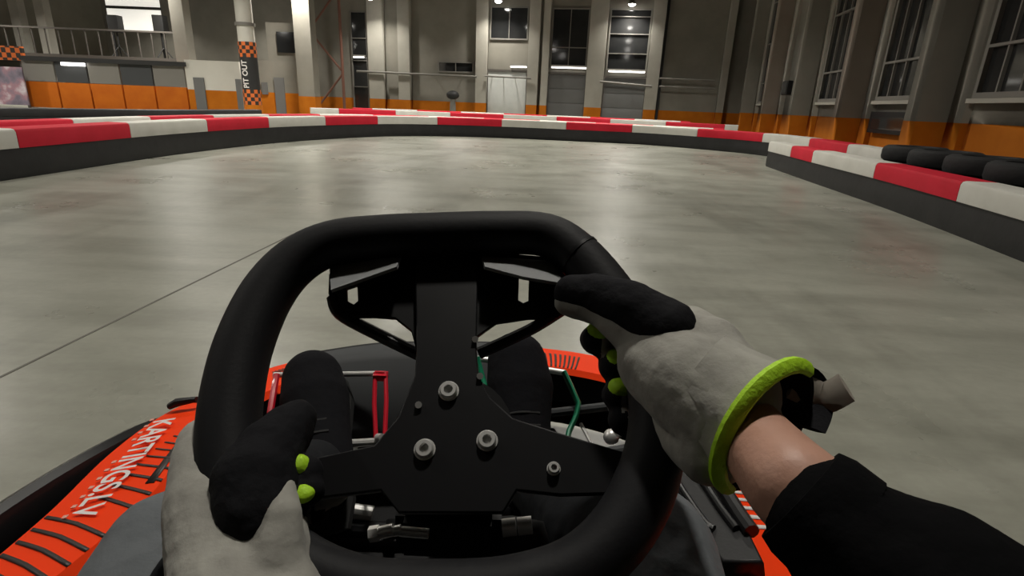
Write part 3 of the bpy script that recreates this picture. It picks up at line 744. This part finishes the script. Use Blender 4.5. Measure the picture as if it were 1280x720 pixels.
# chassis, floor tray, seat, wheels
bm = bmesh.new()
for s in (-1, 1):
    tube(bm, catmull([V((CX + s * .30, -.75, .10)), V((CX + s * .30, -.2, .075)), V((CX + s * .31, .4, .07)), V((CX + s * .25, .85, .075)), V((CX + s * .16, 1.1, .085))], 6), .015, 10)
for y in (-.55, .0, .78, 1.05): cyl(bm, V((CX - .28 if y < .9 else CX - .17, y, .085)), V((CX + .28 if y < .9 else CX + .17, y, .085)), .014, 10)
obj('chassis_frame', bm, M['black_gloss'], kart)
bm = bmesh.new(); box(bm, (CX, .55, .052), (.54, 1.08, .006)); obj('floor_tray', bm, M['black_plastic'], kart)
bm = bmesh.new()
rows = [(.12, .12, .15, .0), (-.02, .09, .19, .02), (-.2, .085, .20, .03), (-.34, .10, .20, .05), (-.43, .2, .20, .08), (-.50, .36, .19, .08), (-.55, .55, .16, .06)]
rg = []
for y, z, w, lift in rows: rg.append([bm.verts.new(V((CX + w * t, y + (.06 + lift) * abs(t) ** 2, z + (.10 + lift) * abs(t) ** 3))) for t in (-1.15, -1, -.7, -.35, 0, .35, .7, 1, 1.15)])
for A, B in zip(rg, rg[1:]):
    for j in range(8): bm.faces.new((A[j], A[j + 1], B[j + 1], B[j]))
so = obj('seat', bm, M['black_plastic'], kart); md = so.modifiers.new('t', 'SOLIDIFY'); md.thickness = .012; md.offset = -1
for s in (-1, 1):
    for y, r, w, a in ((.80, .125, .12, .40), (-.55, .14, .18, .52)):
        c = V((CX + s * a, y, r)); wt = w / 2
        prof = [(r * .5, -wt), (r * .9, -wt), (r, -wt * .75), (r, wt * .75), (r * .9, wt), (r * .5, wt)]
        seg = 28; bm = bmesh.new()
        rings = [[bm.verts.new(c + V((x, rr * math.cos(2 * math.pi * k / seg), rr * math.sin(2 * math.pi * k / seg)))) for rr, x in prof] for k in range(seg)]
        for k in range(seg):
            for j in range(6): bm.faces.new((rings[k][j], rings[k][(j + 1) % 6], rings[(k + 1) % seg][(j + 1) % 6], rings[(k + 1) % seg][j]))
        wo = obj('wheel', bm, M['tyre'], kart)
        bm = bmesh.new(); cyl(bm, c - V((wt * .8, 0, 0)), c + V((wt * .8, 0, 0)), r * .51, 20); cyl(bm, c - V((wt * .95, 0, 0)), c + V((wt * .95, 0, 0)), r * .2, 14); obj('wheel_hub', bm, M['chrome'], wo)
bm = bmesh.new(); cyl(bm, V((CX - .44, -.55, .14)), V((CX + .44, -.55, .14)), .02, 12); obj('axle', bm, M['chrome'], kart)
bm = bmesh.new()
for s in (-1, 1):
    bm = bmesh.new(); cyl(bm, V((CX + s * .17, .80, .10)), V((CX + s * .36, .80, .125)), .014, 10); obj('stub_axle', bm, M['chrome'], kart)
# front number panel behind the shoes
npz = [(388, 444, 1.07), (470, 432, 1.10), (545, 430, 1.11), (630, 432, 1.10), (680, 447, 1.06)]
npb = [(392, 545, 1.03), (470, 555, 1.05), (545, 555, 1.06), (630, 550, 1.05), (676, 545, 1.02)]
bm = bmesh.new(); T = catmull([P(*a) for a in npz], 6); B_ = catmull([P(*a) for a in npb], 6)
rws = []
for k in range(7): rws.append([bm.verts.new(T[i].lerp(B_[i], k / 6) - fw * (.018 * math.sin(k / 6 * math.pi))) for i in range(len(T))])
for A, B in zip(rws, rws[1:]):
    for j in range(len(T) - 1): bm.faces.new((A[j], A[j + 1], B[j + 1], B[j]))
o = obj('front_panel', bm, M['grey_plastic'], kart); md = o.modifiers.new('t', 'SOLIDIFY'); md.thickness = .006
bm = bmesh.new(); tube(bm, T, .006, 8); obj('panel_edge', bm, M['black_plastic'], o)
# pedals
def bar(bm, a, b_, w, t, nrm):
    a, b_ = V(a), V(b_); e = (b_ - a).normalized(); n = (V(nrm) - e * e.dot(V(nrm))).normalized(); s = e.cross(n)
    box(bm, (a + b_) / 2, ((b_ - a).length + w * .5, w, t), (e, s, n), min(w, t) * .2)
ped = empty('brake_pedal', P(410, 560, 1.0), kart); ped['label'] = 'red looped brake pedal'
bm = bmesh.new(); dB = 1.02
tube(bm, [P(469, 466, dB), P(482, 466, dB), P(483, 500, dB - .03), P(481, 551, dB - .07), P(470, 551, dB - .07), P(468, 505, dB - .03), P(469, 466, dB)], .0042, 8)
box(bm, P(476, 470, dB), (.025, .02, .012), None, .002)
obj('pedal_loop', bm, M['red_metal'], ped)
bm = bmesh.new(); tube(bm, [P(346, 468, dB), P(342, 490, dB - .02), P(338, 515, dB - .05), P(337, 560, dB - .08)], .006, 8); obj('pedal_loop', bm, M['red_metal'], ped)
bm = bmesh.new(); cyl(bm, P(342, 469, dB + .01), P(478, 467, dB + .01), .0052, 12); obj('crossbar', bm, M['chrome'], ped)
bm = bmesh.new(); cyl(bm, P(472, 547, dB - .075), P(478, 547, dB - .085), .007, 12); cyl(bm, P(337, 560, dB - .08), P(476, 552, dB - .07), .007, 10); obj('pivot_bolt', bm, M['chrome'], ped)
ped = empty('throttle_pedal', P(660, 560, 1.0), kart); ped['label'] = 'green looped throttle pedal'
bm = bmesh.new(); dG = 1.0
tube(bm, [P(596, 446, dG), P(599, 458, dG), P(606, 484, dG - .02), P(612, 545, dG - .07)], .0055, 8); obj('pedal_loop', bm, M['green_metal'], ped)
bm = bmesh.new(); pts = [P(705, 465, dG), P(713, 482, dG - .01), P(723, 505, dG - .03), P(720, 520, dG - .04), P(711, 540, dG - .06), P(707, 560, dG - .08)]
tube(bm, pts, [(.005, .011)] * 6, 10, flat=RX); obj('pedal_loop', bm, M['green_metal'], ped)
bm = bmesh.new(); cyl(bm, P(597, 448, dG + .01), P(706, 466, dG + .01), .0055, 12); obj('crossbar', bm, M['chrome'], ped)
bm = bmesh.new(); cyl(bm, P(609, 545, dG - .07), P(709, 557, dG - .08), .006, 10); obj('pivot_bolt', bm, M['chrome'], ped)
# rods and chrome ends seen right of the throttle
bm = bmesh.new(); cyl(bm, P(726, 530, .98), P(742, 560, .93), .0035, 8); cyl(bm, P(742, 560, .93), P(790, 600, .85), .0035, 8); obj('tie_rod', bm, M['chrome'], kart)
bm = bmesh.new(); cyl(bm, P(690, 516, .99), P(760, 508, .96), .008, 10); obj('tie_rod', bm, M['grey_plastic'], kart)
bm = bmesh.new(); cyl(bm, P(768, 541, .82), P(778, 536, .82), .010, 8); sphere(bm, P(764, 546, .82), .012, 12); obj('rod_end', bm, M['chrome'], kart)
bm = bmesh.new(); cyl(bm, P(745, 569, .80), P(790, 562, .78), .009, 10); obj('bracket_bar', bm, M['grey_plastic'], kart)

# ------------------------------------------------------------------ steering wheel (part of the kart)
WA, WB = P(545, 293, .52), P(555, 728, .37)
wn_ = (WB - WA).cross(RX).normalized()
if wn_.dot(fw) > 0: wn_ = -wn_                                     # toward the driver
WEX = (RX - wn_ * RX.dot(wn_)).normalized(); WEY = wn_.cross(WEX).normalized()
def W(px, py, off=0.0):
    o = WA + wn_ * off; return onplane(px, py, o, wn_)
rimpx = [(545, 293, .0205), (620, 291, .0205), (682, 294, .0205), (722, 318, .021), (761, 364, .0215), (798, 425, .0215), (818, 488, .0215), (820, 550, .022), (804, 612, .023), (770, 670, .0225), (715, 714, .0215), (635, 736, .0205), (545, 741, .0205), (450, 736, .0205), (375, 708, .0215), (322, 662, .023), (292, 608, .0235), (286, 550, .0235), (291, 490, .0235), (306, 428, .0235), (334, 368, .023), (370, 327, .022), (415, 304, .021), (475, 296, .0205)]
rp = catmull([W(a, b) for a, b, _ in rimpx], 5, True); rr = lerp_list([r for _, _, r in rimpx], 5, True)
bm = bmesh.new(); tube(bm, rp, rr, 20, True)
swo = WA.lerp(WB, .5)
wheel = obj('steering_wheel', bm, M['rim'], kart, loc=swo)
wheel['label'] = 'flat-topped black foam steering wheel'
# seam in the grip
bm = bmesh.new(); q = W(724, 320); t = (W(760, 364) - W(682, 294)).normalized(); tube(bm, [q - t * .0015, q + t * .0015], .0218, 20); obj('grip_seam', bm, M['plate'], wheel)
W_ = lambda pts, off: [W(a, b, off) for a, b in pts]
hub = [(521, 300), (596, 300), (594, 440), (597, 472), (612, 500), (640, 526), (700, 545), (770, 566), (806, 575), (806, 614), (770, 616), (700, 618), (645, 612), (628, 640), (500, 640), (478, 612), (400, 622), (300, 640), (292, 600), (400, 575), (470, 560), (500, 524), (521, 472), (523, 440)]
OFFH = -.012
plate('hub_plate', [W_(hub, OFFH)], W(560, 520, OFFH), WEX, WEY, .006, M['plate'], wheel, .0012)
# raised boss
bm = bmesh.new(); c = W(566, 540, OFFH); cyl(bm, c - wn_ * .03, c - wn_ * .004, .048, 28); cyl(bm, c - wn_ * .06, c - wn_ * .03, .03, 24); obj('hub_boss', bm, M['plate'], wheel)
def bolt(px, py, r, off=OFFH + .0045):
    c = W(px, py, off); bm = bmesh.new(); cyl(bm, c - wn_ * .003, c + wn_ * .001, r * 1.15, 24)
    seg = 24; prof = [(r, 0), (r, .004), (r * .85, .0055), (r * .5, .0055), (r * .5, .001)]
    e1, e2 = WEX, WEY; rings = [[bm.verts.new(c + e1 * (a * math.cos(2 * math.pi * k / seg)) + e2 * (a * math.sin(2 * math.pi * k / seg)) + wn_ * h) for a, h in prof] for k in range(seg)]
    for k in range(seg):
        for j in range(4): bm.faces.new((rings[k][j], rings[(k + 1) % seg][j], rings[(k + 1) % seg][j + 1], rings[k][j + 1]))
    bm.faces.new([rr_[-1] for rr_ in rings])
    return obj('bolt', bm, M['chrome'], wheel)
bolt(561, 489, .0072); bolt(531, 562, .0072); bolt(609, 551, .0072)
bolt(692, 586, .0045)
# upper bracket: two slotted wings behind the top of the rim
OFW = -.020
wing = [(413, 345), (420, 333), (500, 320), (600, 316), (690, 324), (708, 340), (708, 372), (697, 398), (660, 398), (620, 404), (592, 424), (592, 440), (522, 440), (515, 414), (495, 398), (470, 396), (440, 396), (420, 390), (412, 368)]
slotL = [(433, 361), (448, 356), (449, 378), (443, 383), (434, 378)]; slotR = [(648, 345), (662, 347), (661, 378), (654, 381), (647, 377)]
plate('top_bracket', [W_(wing, OFW), W_(slotL, OFW), W_(slotR, OFW)], W(560, 380, OFW), WEX, WEY, .004, M['plate'], wheel, .0006)
def lip(pts, nm):
    bm = bmesh.new(); vs = [bm.verts.new(W(a, b, o_)) for a, b, o_ in pts]; bm.faces.new(vs)
    o = obj(nm, bm, M['lip'], wheel, smooth=False); md = o.modifiers.new('t', 'SOLIDIFY'); md.thickness = .003; return o
lip([(413, 337, -.016), (502, 323, -.012), (497, 337, .008), (432, 360, .008), (415, 366, .006)], 'bracket_lip')
lip([(602, 320, -.012), (690, 326, -.014), (706, 340, -.014), (704, 354, .006), (655, 346, .010), (606, 333, .010)], 'bracket_lip')
bm = bmesh.new(); tube(bm, catmull([W(416, 372, -.02), W(425, 392, -.022), W(468, 416, -.03), W(530, 446, -.036)], 5), .0058, 10); obj('brace_rod', bm, M['black_plastic'], wheel)
bm = bmesh.new(); tube(bm, catmull([W(702, 388, -.02), W(670, 408, -.026), W(640, 423, -.03), W(598, 442, -.034)], 5), .0056, 10); obj('brace_rod', bm, M['black_plastic'], wheel)
bm = bmesh.new()
for px, py in ((594, 424), (600, 470), (523, 506)): cyl(bm, W(px, py, -.010), W(px, py, -.004), .0028, 10)
obj('bolt', bm, M['chrome'], wheel)
# steering column and its clamps
c = W(566, 540, -.06)
bm = bmesh.new(); cyl(bm, c, c - wn_ * .40, .011, 14); obj('steering_column', bm, M['chrome'], kart)
bm = bmesh.new(); q = c - wn_ * .25
for s in (-1, 1): tube(bm, [q, q + V((s * .09, .04, -.10)), V((CX + s * .14, .80, .08))], .010, 10)
obj('column_support', bm, M['black_gloss'], kart)
# lower linkage below the hub
bm = bmesh.new(); cyl(bm, P(470, 667, .44), P(492, 662, .44), .005, 12); cyl(bm, P(492, 664, .44), P(502, 662, .44), .0042, 12); cyl(bm, P(500, 664, .44), P(536, 667, .44), .0040, 12); cyl(bm, P(462, 668, .44), P(474, 666, .44), .0062, 6); obj('linkage_bolt', bm, M['chrome'], kart)
bm = bmesh.new(); cyl(bm, P(628, 660, .44), P(645, 658, .44), .0068, 16); cyl(bm, P(647, 658, .44), P(665, 656, .44), .0068, 16); obj('linkage_bolt', bm, M['chrome'], kart)
bm = bmesh.new()
for a in ((515, 632, 522, 624), (512, 636, 522, 636), (594, 622, 600, 624), (602, 622, 607, 624)): cyl(bm, P(a[0], a[1], .45), P(a[2], a[3], .45), .0035, 10)
obj('linkage_bolt', bm, M['chrome'], kart)
bm = bmesh.new(); bmesh.ops.create_cube(bm, size=1, matrix=Matrix.Translation(P(565, 640, .50)) @ Matrix.Diagonal((.09, .07, .05, 1))); bmesh.ops.bevel(bm, geom=bm.edges[:], offset=.008, segments=2, affect='EDGES'); obj('column_clamp', bm, M['plate'], kart)
# fuel tank between the knees
tp = [(548, 672), (575, 660), (640, 656), (672, 662), (680, 690), (660, 735), (540, 735)]
tq = P(610, 690, .50)
plate('fuel_tank', [[onplane(a, b, tq, V((0, .75, -.66)).normalized()) for a, b in tp]], tq, V((1, 0, 0)), V((0, .66, .75)).normalized(), .10, M['grey_plastic'], kart, .008, -.06)
# right inner side panel: black tray with raised rails
nS = V((-.25, 0, .97)).normalized()
o_ = G(880, 610, .30)
pp = [(836, 566), (858, 558), (880, 575), (926, 650), (950, 700), (905, 700), (858, 640)]
plate('side_panel', [[onplane(a, b, o_, nS) for a, b in pp]], o_, (V((1, 0, 0)) - nS * nS.x).normalized(), V((0, 1, 0)), .02, M['black_plastic'], kart, .003, -.012)
def rail(pts, r): 
    bm = bmesh.new(); tube(bm, catmull([onplane(a, b, o_, nS) + nS * .004 for a, b in pts], 5), r, 10); return obj('panel_rail', bm, M['black_gloss'], kart)
rail([(856, 578), (876, 600), (900, 636), (921, 664)], .0052); rail([(848, 606), (862, 628), (882, 656), (893, 664)], .0045); rail([(874, 572), (897, 602), (922, 642), (940, 668)], .010)
bm = bmesh.new(); q = onplane(848, 566, o_, nS); cyl(bm, q, q + nS * .014, .009, 14); obj('panel_bolt', bm, M['chrome'], kart)

# ------------------------------------------------------------------ the driver
def WR(i): return W(rimpx[i][0], rimpx[i][1])
kneeL, kneeR = P(206, 700, .50), P(802, 702, .50)
ankL, ankR = P(398, 585, .86), P(655, 575, .88)
hipL, hipR = V((CX - .11, -.24, .21)), V((CX + .11, -.24, .21))
wrR = P(918, 522, .372); wrL = P(322, 775, .345)
elR, elL = V((.34, .08, .50)), V((-.40, .04, .46))
shR, shL = V((CX + .19, -.28, .60)), V((CX - .19, -.28, .60))
chest, belly, neck = V((CX, -.31, .52)), V((CX, -.29, .32)), V((CX + .03, -.27, .665))
head = V((.0, -.205, .79))
fore = P(990, 606, .312)
bodych = [
    [(hipL, .085), (hipR, .085)], [(V((CX, -.26, .22)), .11), (belly, .115), (chest, .125), (V((CX, -.3, .60)), .08), (neck, .052), (head - Z * .04, .05)],
    [(shL, .062), (shR, .062)], [(head, .088), (head + V((0, .02, -.06)), .066), (head + V((0, -.015, .02)), .09)],
    [(head + V((0, .085, -.01)), .014), (head + V((0, .098, -.03)), .013)],
    [(shR, .058), (shR.lerp(elR, .5), .046), (elR, .038), (elR.lerp(fore, .35), .042), (fore, .0272), (P(950, 558, .345), .0245), (wrR, .0245), (P(860, 460, .40), .026)],
    [(shL, .058), (shL.lerp(elL, .5), .046), (elL, .038), (elL.lerp(wrL, .35), .042), (wrL, .026), (P(290, 660, .385), .025)],
    [(hipL, .078), (hipL.lerp(kneeL, .5), .07), (kneeL, .05), (kneeL.lerp(ankL, .35), .05), (ankL, .035)],
    [(hipR, .078), (hipR.lerp(kneeR, .5), .07), (kneeR, .05), (kneeR.lerp(ankR, .35), .05), (ankR, .035)],
]
body = blob('person', bodych, M['skin'], None, .006, 5, loc=V((CX, -.25, .11)))
tag(body, 'kart driver in black sweatshirt and grey gloves gripping the steering wheel', 'person')
# sweatshirt
def sw(ch, add): return [(p, r + add) for p, r in ch]
sv0 = P(1004, 622, .302)
sleeveR = [(shR, .072), (shR.lerp(elR, .5), .062), (elR, .058), (elR.lerp(sv0, .45), .060), (elR.lerp(sv0, .75), .050), (sv0 + (elR - sv0) * .06, .0335)]
sleeveL = [(shL, .072), (shL.lerp(elL, .5), .062), (elL, .055), (elL.lerp(wrL, .5), .05), (elL.lerp(wrL, .9), .040)]
blob('sweatshirt', [[(V((CX, -.27, .24)), .125), (belly, .135), (chest, .145), (V((CX, -.3, .60)), .09)], [(shL, .078), (shR, .078)], sleeveR, sleeveL], M['sweat'], body, .006, 3, tex=(.010, .05))
# sleeve cuff ring
bm = bmesh.new(); ax = (elR - sv0).normalized(); tube(bm, [sv0 - ax * .002, sv0 + ax * .006, sv0 + ax * .022], [.031, .0335, .034], 24); obj('sleeve_cuff', bm, M['sweat'], body)
# trousers
def tr_pick(c, n):
    for k in (kneeL, kneeR):
        if (c - k).length < .105 and (n.y < .75): 
            inner = (c - k).dot(V((1, 0, 0))) * (1 if k is kneeL else -1)
            if inner < .028: return 1
    return 0
blob('trousers', [
    [(V((CX, -.25, .215)), .12), (V((CX, -.2, .2)), .11)],
    [(hipL, .095), (hipL.lerp(kneeL, .5), .085), (kneeL, .057), (kneeL.lerp(ankL, .35), .062), (kneeL.lerp(ankL, .7), .055), (ankL.lerp(kneeL, .08), .050)],
    [(hipR, .095), (hipR.lerp(kneeR, .5), .085), (kneeR, .070), (kneeR.lerp(ankR, .35), .064), (kneeR.lerp(ankR, .7), .055), (ankR.lerp(kneeR, .08), .050)]],
    [M['trouser'], M['knee']], body, .006, 4, pick=tr_pick, tex=(.006, .04))
# shoes
def shoe(ank, ball, toe, heel):
    up = blob('shoe', [[(ank, .046), (ank.lerp(ball, .45), .050), (ball, .060), (toe, .054)], [(heel, .040), (ank.lerp(heel, .3), .044), (ball, .05)]], M['shoe'], body, .005, 5)
    d = (toe - heel).normalized(); up_ = (fw * -1 - d * (-fw).dot(d)).normalized()
    bm = bmesh.new(); sd = d.cross(up_)
    path = [heel - d * .045, heel, heel.lerp(ball, .5), ball, toe, toe + d * .05]; ws = [.022, .036, .034, .05, .046, .018]
    rings = []
    for p, w_ in zip(path, ws):
        q = p - up_ * .042; rings.append([bm.verts.new(q + sd * w_), bm.verts.new(q - sd * w_), bm.verts.new(q - sd * w_ - up_ * .014), bm.verts.new(q + sd * w_ - up_ * .014)])
    for A, B in zip(rings, rings[1:]):
        for j in range(4): bm.faces.new((A[j], A[(j + 1) % 4], B[(j + 1) % 4], B[j]))
    bm.faces.new(rings[0]); bm.faces.new(rings[-1][::-1])
    obj('sole', bm, M['sole'], up)
    bm = bmesh.new()
    for k in range(4):
        c_ = ank.lerp(ball, .35 + k * .17) + up_ * .05; tube(bm, catmull([c_ - sd * .03 - up_ * .010, c_ + up_ * .001, c_ + sd * .03 - up_ * .010], 4), .0022, 6)
    obj('laces', bm, M['sole'], up)
shoe(ankL + V((0, .03, -.02)), P(394, 500, .985), P(391, 474, 1.01), P(402, 625, .90))
shoe(ankR + V((0, .03, -.02)), P(650, 484, .985), P(646, 452, 1.005), P(655, 610, .90))
# helmet
bm = bmesh.new(); sphere(bm, head + V((0, -.01, .01)), (.122, .132, .132), 28)
for v in bm.verts:
    if v.co.z < head.z - .12: v.co.z = head.z - .12
ho = obj('helmet', bm, M['helmet'], body)
bm = bmesh.new()
vr = []
for j in range(4):
    z = head.z - .02 + j * .025; vr.append([bm.verts.new(head + V((.131 * math.sin(a), -.01 + .141 * math.cos(a), z - head.z))) for a in [R(-70 + 14 * k) for k in range(11)]])
for A, B in zip(vr, vr[1:]):
    for k in range(10): bm.faces.new((A[k], A[k + 1], B[k + 1], B[k]))
obj('visor', bm, M['black_gloss'], ho)

# gloves
def seg_d(p, a, b_):
    ab = b_ - a; t = max(0, min(1, (p - a).dot(ab) / ab.dot(ab))); return (p - a - ab * t).length, t
def proj(p):
    q = p - CAM; dd = q.dot(fw); return 640 + FPX * q.dot(RX) / dd, 360 - FPX * q.dot(UP) / dd
# right glove -----------------------------------------------------------
thR = [(P(832, 412, .420), .0222), (P(786, 382, .434), .0180), (P(744, 368, .452), .0152), (P(714, 366, .462), .0130)]
thR_low = [(P(846, 452, .405), .022), (P(800, 424, .430), .0185), (P(750, 388, .449), .0128), (P(710, 378, .462), .0118)]
palmR = [
    [(P(905, 520, .378), .036), (P(860, 478, .398), .036), (P(825, 452, .425), .033), (P(812, 440, .45), .026)],
    [(P(920, 492, .385), .030), (P(885, 440, .415), .027), (P(860, 418, .45), .024), (P(848, 415, .475), .020)],
    [(P(890, 560, .378), .026), (P(858, 530, .41), .027), (P(846, 510, .44), .024), (P(838, 500, .465), .019)],
]
refs = [(796, 418), (811, 455), (819, 490), (821, 524)]; tipsR = [(744, 424, .485), (768, 458, .478), (771, 494, .472), (778, 526, .467)]
knR = [P(846, 405, .472), P(852, 438, .466), P(853, 470, .462), P(848, 500, .458)]
fingR = []
for (a, b), tp_, kn, r in zip(refs, tipsR, knR, (.0135, .0140, .0132, .0125)):
    c0 = W(a, b); 
    bk = c0 - wn_ * .036
    fingR.append([(kn, r + .004), (kn.lerp(bk, .55) + RX * .012 - wn_ * .008, r + .002), (bk, r + .001), (P(*tp_), r), (P(tp_[0] + 1, tp_[1] - 2, tp_[2] - .012), r - .001)])
def pickR(c, n):
    x, y = proj(c)
    for t_ in fingR:
        d_, _ = seg_d(c, t_[-2][0], t_[-1][0])
        if d_ < .018:
            px_, py_ = proj(t_[-1][0])
            return 1 if x < px_ + 6 else 0
    return 0
gR = blob('glove', [thR, thR_low] + palmR + fingR, [M['suede'], M['glove_black'], M['neon']], body, .0026, 5, pick=pickR, tex=(.0028, .02))
for k, t_ in enumerate(fingR[:3]):
    bm = bmesh.new(); sphere(bm, t_[-1][0] - fw * .0040 + UP * .0058 + RX * .001, (.0098, .0098, .0082), 16); obj('fingertip_patch', bm, M['neon'], gR)
blob('thumb_pad', [[(p, q + .0022) for p, q in thR]], M['glove_black'], gR, .0022, 6, tex=(.003, .02))
gR['label'] = 'grey right glove with black thumb pad and open cuff'
# open flared cuff
cA = [(P(868, 478, .392), .0395), (P(900, 500, .382), .041), (P(930, 520, .372), .0435), (P(960, 537, .364), .0475)]
cuffn = None
va = P(1008, 463, .364) - P(912, 610, .364)
major = va.normalized(); back = P(960, 537, .364) - CAM; back.normalize()
bn = major.cross(back).normalized()
if bn.dot(RX) < 0: bn = -bn
# opening plane: tilted so that its mouth shows toward the lens
minor = (bn * .40 + back * .92).normalized()
axis_end = (bn * .92 - back * .40).normalized()
bm = bmesh.new(); seg = 32; rings = []
n0 = (cA[1][0] - cA[0][0]).normalized()
for i, (c_, r) in enumerate(cA):
    nn = n0.lerp(axis_end, i / 3).normalized(); m1 = (major - nn * major.dot(nn)).normalized(); m2 = nn.cross(m1)
    rings.append([c_ + m1 * (r * math.cos(2 * math.pi * k / seg)) + m2 * (r * math.sin(2 * math.pi * k / seg)) * (.78 + .07 * i) for k in range(seg)])
wrk = [0.0016 * math.sin(k * 2.3) + .001 * math.sin(k * 5.1) for k in range(seg)]
def ringv(scale):
    out = []
    for i, rg_ in enumerate(rings):
        c_ = cA[i][0]; out.append([bm.verts.new(c_ + (p - c_) * (scale + (wrk[k] / .04 if i in (1, 2) else 0))) for k, p in enumerate(rg_)])
    return out
Ro, Ri = ringv(1.0), ringv(.93)
for S_, mi, fl in ((Ro, 0, False), (Ri, 1, True)):
    for A, B in zip(S_, S_[1:]):
        for k in range(seg): f = bm.faces.new((A[k], A[(k + 1) % seg], B[(k + 1) % seg], B[k])); f.material_index = mi
for k in range(seg): bm.faces.new((Ro[-1][k], Ro[-1][(k + 1) % seg], Ri[-1][(k + 1) % seg], Ri[-1][k])).material_index = 1
obj('cuff', bm, [M['suede'], M['glove_black']], gR)
hf = [rings[-1][k % seg] for k in range(0, seg // 2 + 1)]; hb = [rings[-1][-k % seg] for k in range(0, seg // 2 + 1)]
arc = hf if sum((p - CAM).dot(fw) for p in hf) < sum((p - CAM).dot(fw) for p in hb) else hb
bm = bmesh.new(); tube(bm, arc, [(.0056, .0036)] * len(arc), 8); obj('cuff_trim', bm, M['neon'], gR)
# open hook-and-loop strap curling off the cuff, black outer tab
def strap(name, pts, w, mt, nrm, th=.0022):
    bm = bmesh.new(); cp = catmull(pts, 6); tube(bm, cp, [(w, th)] * len(cp), 8, flat=nrm); return obj(name, bm, mt, gR)
strap('strap', [P(990, 480, .385), P(1012, 490, .387), P(1032, 497, .382), P(1058, 484, .372)], .0105, M['velcro'], UP * .9 + RX * .2)
strap('strap_tab', [P(932, 456, .400), P(960, 459, .404), P(985, 468, .402), P(1000, 486, .396), P(1003, 508, .389), P(994, 530, .381)], .019, M['glove_black'], axis_end)
# left glove ------------------------------------------------------------
thL = [(P(322, 640, .372), .0250), (P(321, 600, .385), .0275), (P(338, 565, .402), .0230), (P(360, 537, .418), .0175), (P(370, 525, .424), .0135)]
padL = [(P(346, 700, .352), .0180), (P(352, 645, .362), .0135), (P(356, 612, .374), .0080)]
palmL = [
    [(P(300, 790, .335), .040), (P(282, 710, .365), .035), (P(260, 630, .398), .029), (P(253, 575, .425), .0225), (P(252, 552, .44), .018)],
    [(P(345, 790, .335), .036), (P(345, 720, .362), .027), (P(350, 660, .378), .019), (P(356, 624, .395), .010)],
    [(P(262, 560, .425), .017), (P(290, 566, .415), .014)],
]
refL = [(286, 566), (290, 600), (304, 630), (322, 656)]
tipL = [(384, 588, .398), (386, 613, .392), (404, 612, .445), (396, 640, .44)]
knL = [P(244, 570, .438), P(246, 602, .43), P(250, 630, .42), P(257, 660, .41)]
fingL = []
for (a, b), tp_, kn, r in zip(refL, tipL, knL, (.0125, .0125, .0120, .011)):
    bk = W(a, b) - wn_ * .038
    fingL.append([(kn, r + .004), (kn.lerp(bk, .55) - RX * .010 - wn_ * .008, r + .002), (bk, r + .001), (P(tp_[0] - 22, tp_[1], tp_[2] + .012), r), (P(*tp_), r - .001)])
fingL.append([(P(372, 622, .455), .012), (P(413, 605, .440), .0175)])
def pickL(c, n):
    x, y = proj(c)
    for i, t_ in reversed(list(enumerate(fingL))):
        d_, tt_ = seg_d(c, t_[-2][0], t_[-1][0])
        if d_ < .018 and x > (366 if i < 2 else 388):
            px_, py_ = proj(t_[-1][0])
            return 0 if i == 4 and x > 392 else 1
    return 0
gL = blob('glove', [thL, padL] + palmL + fingL, [M['suede'], M['glove_black'], M['neon']], body, .0026, 5, pick=pickL, tex=(.0028, .02))
for k, t_ in enumerate(fingL[:2]):
    bm = bmesh.new(); sphere(bm, t_[-1][0] - fw * (.0042 + .0045 * k) + UP * (.0035 - .002 * k) - RX * (.004 - .003 * k), (.0085, .0085, .0095 - .0035 * k), 16); obj('fingertip_patch', bm, M['neon'], gL)
blob('thumb_pad', [[(p, q + .0020) for p, q in thL]], M['glove_black'], gL, .0022, 6, tex=(.003, .02))
gL['label'] = 'grey left glove with black thumb pad, low on the wheel'

# ------------------------------------------------------------------ world and look
w = bpy.data.worlds.new('world'); sc.world = w; w.use_nodes = True
w.node_tree.nodes['Background'].inputs['Color'].default_value = (.5, .5, .55, 1); w.node_tree.nodes['Background'].inputs['Strength'].default_value = .02
sc.view_settings.view_transform = 'Standard'; sc.view_settings.look = 'None'; sc.view_settings.gamma = 1; sc.view_settings.use_curve_mapping = False
sc.view_settings.exposure = 0.26
